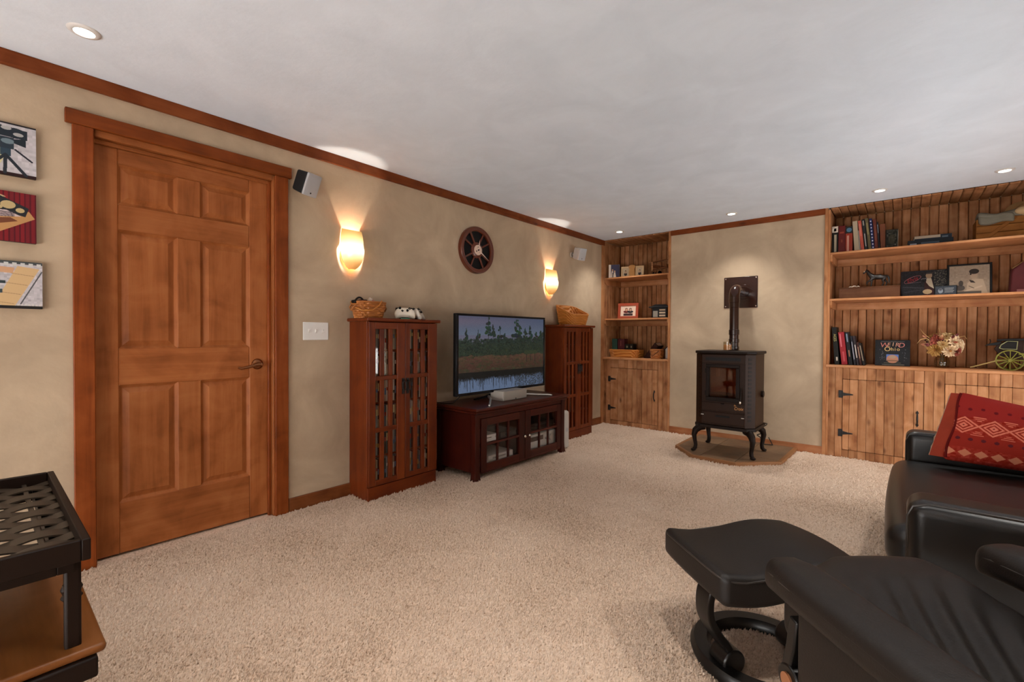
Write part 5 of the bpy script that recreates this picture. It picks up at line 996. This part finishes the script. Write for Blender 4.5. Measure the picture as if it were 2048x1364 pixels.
# ------------------------------------------------------------------ sofa with cushion
def soft(name, c, d, r, mat, par, fn=None, n=5, ext=8, M=None, **k): return MB().rbox(c, d, r, n, M, fn, ext).build(name, mat, par, ang=180, **k)
t = thing('leather_sofa', 'black leather loveseat facing the television wall', 'sofa', (2.95, -2.3, 0), 0)
# front faces -x; near arm at -y, far arm at +y
soft('arm', (.52, -.70, .275), (1.06, .19, .55), .05, M_LEATH, t); soft('arm', (.52, .82, .29), (1.06, .17, .52), .045, M_LEATH, t)
for yy_, y2 in ((-.7975, -.6045), (.733, .907)):
    zt_ = .547
    for y_ in (yy_,): MB().tube([(-.008, y_, .04), (-.008, y_, zt_-.05), (.006, y_, zt_-.014), (.045, y_, zt_+.001), (.3, y_, zt_+.002), (1.0, y_, zt_+.002)], .0045, 8).build('piping', M_PIPE, t)
soft('base', (.52, .06, .115), (1.02, 1.36, .19), .03, M_LEATHB, t)
soft('seat_cushion', (.43, .065, .295), (1.0, 1.34, .19), .075, M_LEATH, t, fn=lambda x, y, z: (x-.015*math.cos(y*2.2), y, z+(.018*math.cos(y*2.3)*math.cos(x*3) if z > 0 else 0)), n=6, ext=10)
soft('back_cushion', (.93, .06, .6), (.2, 1.36, .46), .09, M_LEATH, t)
for x in (.06, .96):
    for y in (-.7, .8): MB().cyl((x, y, 0), (x, y, .05), .025, .03, 16).build('foot', M_BWOOD, t)
c = Canvas(320, 220, (142, 42, 30)); c.noise(7, 5); yy, xx = c.y, c.x
c.put((yy > .0) & (yy < .34), (138, 38, 34)).put((yy > .58) & (yy < .78), (134, 38, 28))
for k in range(14):
    x = .04+k*.073; c.ell(x, .2+.02*(k % 2), .012, .02, (86, 18, 26), .8); c.ell(x+.03, .66, .014, .022, (72, 26, 36), .85)
LT = (196, 112, 92)
for k in range(6):
    x = .09+k*.17; hh = .15
    for q, wd in ((1.0, .013), (.62, .011)):
        P = [(x-.085*q, .46), (x, .46-hh*q*.75), (x+.085*q, .46), (x, .46+hh*q*.75)]
        for a, b in zip(P, P[1:]+P[:1]): c.line(a[0], a[1], b[0], b[1], wd, LT)
    c.poly([(x-.028, .46), (x, .42), (x+.028, .46), (x, .5)], LT); c.ell(x, .46, .006, .008, (110, 30, 26))
    for s in (-1, 1):
        for j in range(3): c.line(x+.05+.012*j, .46+s*(.13-.025*j), x+.12-.012*j, .46+s*(.13-.025*j), .007, LT)
for k in range(11): x = .03+k*.094; c.poly([(x-.042, .86), (x, .805), (x+.042, .86), (x, .915)], (186, 118, 90))
for i in range(8): c.rect(0, .93+.01*i, 1, .933+.01*i, (106, 22, 20), .5)
t = thing('throw_pillow', 'red woven pillow with diamond bands propped on the black sofa', 'pillow', (3.42, -1.72, .425), .0); t.rotation_euler = (R(-14), R(3), .0)
pw, ph = .66, .385
def slump(x, z): return (x+.12*z*(1 if x < 0 else .4), z*(1-.24*(x/pw+.5)))
def puff(x, y, z): k = max(0, 1-(abs(x)/(pw/2))**3)*max(0, 1-(abs(z)/(ph/2))**3); pin = 1-.05*(1-abs(z)/(ph/2))*(abs(x)/(pw/2))**2; z2 = z*(1-.05*(1-abs(x)/(pw/2))*(abs(z)/(ph/2))**2); a, b = slump(x*pin, z2+ph/2); return (a, y*(.22+.78*k), b-ph/2)
c.a = np.clip(c.a*1.22, 0, 1); m_ = c.mat('kilim_weave', .9)
MB().rbox((0, 0, ph/2), (pw, .17, ph), .03, 4, fn=puff, ext=14).build('pillow_body', m_, t, ang=180, uv=lambda x, y, z: ((x-.08*z)/pw+.5, z/(1-.24*(x/pw+.5))/ph))
fl = MB(); ed = []
fr_ = [(-pw/2, .0), (-pw/2-.05, .02)]
MB().grid(lambda u, v: (-pw/2+.025-.05*u-.025*(1-v)*u+.12*ph*v, .012*math.sin(v*6)+.012+.01*u, .012+(ph-.02)*v), 4, 10).grid(lambda u, v: (-pw/2+.025-.05*u-.025*(1-v)*u+.12*ph*v, .012*math.sin(v*6)-.0+.012*u, .012+(ph-.02)*v), 4, 10, flip=True).build('flange', plain('red_flange', 'a63c24', .9, var=.35), t, ang=180, label='rust red side flap with pale fringe')
MB().tube([(-pw/2-.025-.025*(1-v)+.12*ph*v+.003*math.sin(v*40), .019+.012*math.sin(v*6), .012+(ph-.02)*v) for v in [k/14 for k in range(15)]], .0035, 6).build('fringe', col('b89a80', .9), t)
MB().tube([(-pw/2+.016-.006*math.sin(v*9)+.12*ph*v, -.018, .012+(ph-.02)*v) for v in [k/14 for k in range(15)]], .006, 8).build('seam_cord', col('6a1614', .9), t)

# ------------------------------------------------------------------ recliner and its ottoman
t = thing('recliner_chair', 'black leather recliner chair beside the ottoman, facing the television', 'armchair', (2.681, -4.007, 0), R(-44.4))
# local x runs backward, local y to the chair's right hand side
def bullet(w, L_, r=.05): 
    pts = []
    for k in range(13): a = PI/2+PI*k/12; pts.append((w/2+w/2*math.cos(a)*1.0-0, w/2*math.sin(a)))
    return pts
def armpad(y0, w, z, x0=0):
    L_ = .52
    def fn(x, y, z_):
        f = (x+L_/2)/L_; k = 1-.45*max(0, 1-f/.22)**2; return (x, y*k, z_-.02*max(0, 1-f/.15)**2+.006*math.cos(y*20))
    soft('arm_pad', (x0+L_/2, y0+w/2, z-.035), (L_, w, .075), .03, M_LEATHB, t, fn, 6, 8)
    e = []
    for k in range(18):
        f = .06+.94*k/17
        x = x0+.0+L_*f; kk = 1-.45*max(0, 1-f/.22)**2; e.append((x+.004, y0+w/2-(w/2-.003)*kk*(1 if f > 0 else .8), z-.022-.02*max(0, 1-f/.15)**2))
    MB().tube(e, .0028, 6).build('piping', M_PIPE, t)
    soft('arm_side', (x0+.30, y0+w/2, z-.15), (.40, w*.42, .19), .02, M_LEATHB, t, None, 3, 2)
armpad(-.008, .118, .598, -.03); armpad(.565, .15, .60, -.05)
def seatf(x, y, z):
    f = (x+.3)/.6; top = z > 0
    zz = z-.08*max(0, f-.28)*(1.2)-.03*max(0, 1-f/.16)**2; zz += .012*math.cos(y*5) if top else 0
    if top: zz += .0075*math.sin((x*.72+y*.69)*95+3*math.sin(y*11))*min(1, max(0, f-.2)*3)*math.exp(-((y-.02)/.2)**2)
    return (x-.03*math.cos(y*4.5)*(1-f)+.5*max(0, -y-.02)*(1-f), y, zz)
soft('seat_cushion', (.12, .34, .435), (.6, .50, .15), .06, M_LEATHB, t, seatf, 7, 40)
soft('back_cushion', (0, 0, .30), (.16, .52, .62), .06, M_LEATHB, t, lambda x, y, z: (x+.012*math.sin(z*20)*(x < 0), y, z), 5, 10, TR(.56, .34, .44, 0, R(24)))
for s, y in ((-1, .055), (1, .66)):
    MB().ribbon([(.06, y, .49), (.05, y, .42), (.035, y, .36), (.05, y, .30), (.1, y, .22), (.2, y+s*.0, .12), (.28, y, .05), (.34, y, .03)], (0, 1, 0), .05, .026).build('bentwood_upright', M_BWOOD, t, ang=60, bevel=.004)
    MB().cyl((.05, y-.028, .345), (.05, y+.028, .345), .034, n=28).build('pivot_housing', M_BWOOD, t, bevel=.004)
    MB().cyl((.05, y+s*.028, .345), (.05, y+s*.033, .345), .017, n=24).build('wooden_knob', col('8a5a3c', .4), t, label='round wooden tension knob')
MB().lathe([(.235, .0), (.29, 0), (.295, .02), (.28, .034), (.245, .034), (.232, .02), (.235, 0)], 56, TR(.33, .355, 0)).build('ring_base', M_BWOOD, t, ang=50)
t = thing('ottoman', 'black leather ottoman on black ring base in front of the recliner', 'ottoman', (2.548, -3.46, 0), R(-40))
def ottf(x, y, z):
    k = z+(.012*math.cos((y-.12)*13)-.008*(x/.17)**2); return (x, y*(1-.06*(x/.17)**2), k)
soft('cushion', (0, .0, .362), (.37, .53, .10), .024, M_LEATHB, t, ottf, 6, 14)
e = [(p[0], p[1], .398+.012*math.cos((p[1]-.12)*13)-.008*(p[0]/.17)**2) for p in [(q[0], q[1]*(1-.06*(q[0]/.17)**2)) for q in ring_pts(.185, .265, 0, 72, 14)]]
MB().tube(e, .003, 6, True).build('piping', M_PIPE, t)
MB().lathe([(.158, .0), (.222, 0), (.228, .02), (.215, .04), (.172, .04), (.158, .022), (.158, 0)], 56, TR(-.0, .02, 0)).build('ring_base', M_BWOOD, t, ang=50)
rot = Matrix.Rotation(-R(-40), 3, 'Z')
def loc_(p): q = rot @ Vector((p[0]-2.548, p[1]+3.46, 0)); return (q.x, q.y, p[2])
up = [loc_(p) for p in [(2.452, -3.652, .318), (2.442, -3.662, .27), (2.438, -3.645, .2), (2.45, -3.61, .14), (2.472, -3.585, .095), (2.49, -3.578, .06)]]
def cat(P, n=5):
    out = []; P = [Vector(p) for p in P]
    for i in range(len(P)-1):
        a, b, c_, d_ = P[max(i-1, 0)], P[i], P[i+1], P[min(i+2, len(P)-1)]
        for k in range(n): u = k/n; out.append(.5*((2*b)+(c_-a)*u+(2*a-5*b+4*c_-d_)*u*u+(-a+3*b-3*c_+d_)*u**3))
    return out+[P[-1]]
M180 = Matrix.Translation((0, .02, 0)) @ Matrix.Rotation(PI, 4, 'Z') @ Matrix.Translation((0, -.02, 0))
for M_ in (None, M180): MB().ribbon(cat(up), (1, .1, 0), .066, .024, M_).build('bentwood_upright', M_BWOOD, t, ang=60, bevel=.004)
for M_ in (Matrix.Identity(4), M180):
    q_ = Vector(loc_((2.487, -3.575, .044))); d_ = Vector((1, .1, 0)).normalized(); MB().cyl(q_-d_*.038, q_+d_*.038, .042, n=28, M=M_).build('bentwood_foot', M_BWOOD, t, bevel=.006)
MB().box(-.1, .1, -.17, .17, .298, .312).build('seat_plate', M_BWOOD, t, bevel=.003)

# ------------------------------------------------------------------ side table
t = thing('side_table', 'black tray top side table with woven slats and brown lower shelf', 'side table', (.92, -5.02, 0), 0)
# right hand end of the tray at local x=.42, edge nearest the door side at local y=0
tx0, tx1, ty0, ty1 = -.42, .445, -.48, .0; TZ = .60
M_TRAY = plain('tray_lacquer', '1a0f09', .5, spec=.15); M_SLAT = plain('woven_slat', '3a3026', .5, spec=.25)
for x0, x1, y0, y1 in ((tx0, tx1, ty1-.018, ty1), (tx0, tx1, ty0, ty0+.018), (tx0, tx0+.018, ty0+.018, ty1-.018), (tx1-.018, tx1, ty0+.018, ty1-.018)): MB().box(x0, x1, y0, y1, TZ-.055, TZ).build('tray_rail', M_TRAY, t, bevel=.003)
for x0, x1, y0, y1 in ((tx0+.03, tx1-.03, ty1-.06, ty1-.028), (tx0+.03, tx1-.03, ty0+.028, ty0+.06), (tx0+.03, tx0+.06, ty0+.06, ty1-.06), (tx1-.06, tx1-.03, ty0+.06, ty1-.06)): MB().box(x0, x1, y0, y1, TZ-.085, TZ-.05).build('apron', M_TRAY, t, bevel=.002)
ns = 15
for k in range(ns):
    x = tx0+.018+(tx1-tx0-.036)*(k+.5)/ns; sg = 1 if k % 2 else -1
    pts = [(x, ty0+.016+(ty1-ty0-.032)*j/40, TZ-.036+sg*.007*math.sin(2*PI*2.5*j/40+.6)) for j in range(41)]
    MB().ribbon(pts, (1, 0, 0), (tx1-tx0-.036)/ns*1.0, .0045).build('woven_slat', M_SLAT, t, ang=60)
for j in range(5): y = ty0+.016+(ty1-ty0-.032)*(j*.2+.1+(-.6/(2*PI*2.5)+0)); MB().box(tx0+.016, tx1-.016, y-.006, y+.006, TZ-.041, TZ-.031).build('cross_bar', M_SLAT, t, bevel=.002)
for x in (tx0+.05, tx1-.055):
    for y in (ty0+.04, ty1-.03): MB().box(x-.016, x+.016, y-.016, y+.016, 0, TZ-.055).build('leg', M_TRAY, t, bevel=.006)
    for y in (ty1-.03,): MB().lathe([(.017, .47), (.022, .478), (.017, .486), (.022, .5), (.017, .512)], 16, TR(x-.012, y+.0, -.04)).build('leg_collar', M_TRAY, t)
MB().rbox((.0, -.235, .305), (.88, .53, .024), .011, 3).build('lower_shelf', M_TABW, t, ang=60); MB().box(tx0-.005, tx1+.005, ty0-.01, ty1+.012, .24, .293).build('shelf_apron', M_TRAY, t, bevel=.006)

# ------------------------------------------------------------------ recessed lights, three unseen ones added for brightness
M_LENS = plain('lit_lens', 'fff4e4', .5, emit=9); M_RIM = plain('light_trim', 'd8d8d8', .35)
for (x, y), lab in zip(CANS, ('recessed ceiling light above the wooden door', 'recessed ceiling light over the wide bookcase, farthest from the stove', 'recessed ceiling light over the wide bookcase, nearer to the stove', 'recessed ceiling light above the pellet stove', 'recessed ceiling light above the narrow bookcase', 'added unseen ceiling light nearest to the side table', 'added unseen ceiling light above the open carpet by the recliner', 'added unseen ceiling light above the near end of the sofa')):
    t = thing('ceiling_light', lab, 'ceiling light', (x, y, H), 0, 'recessed ceiling lights')
    MB().lathe([(.033, -.008), (.036, -.009), (.05, -.005), (.053, -.001), (.033, -.001), (.033, -.008)], 40).build('trim_ring', M_RIM, t); MB().cyl((0, 0, -.005), (0, 0, -.001), .0328, n=36).build('lens', M_LENS, t)
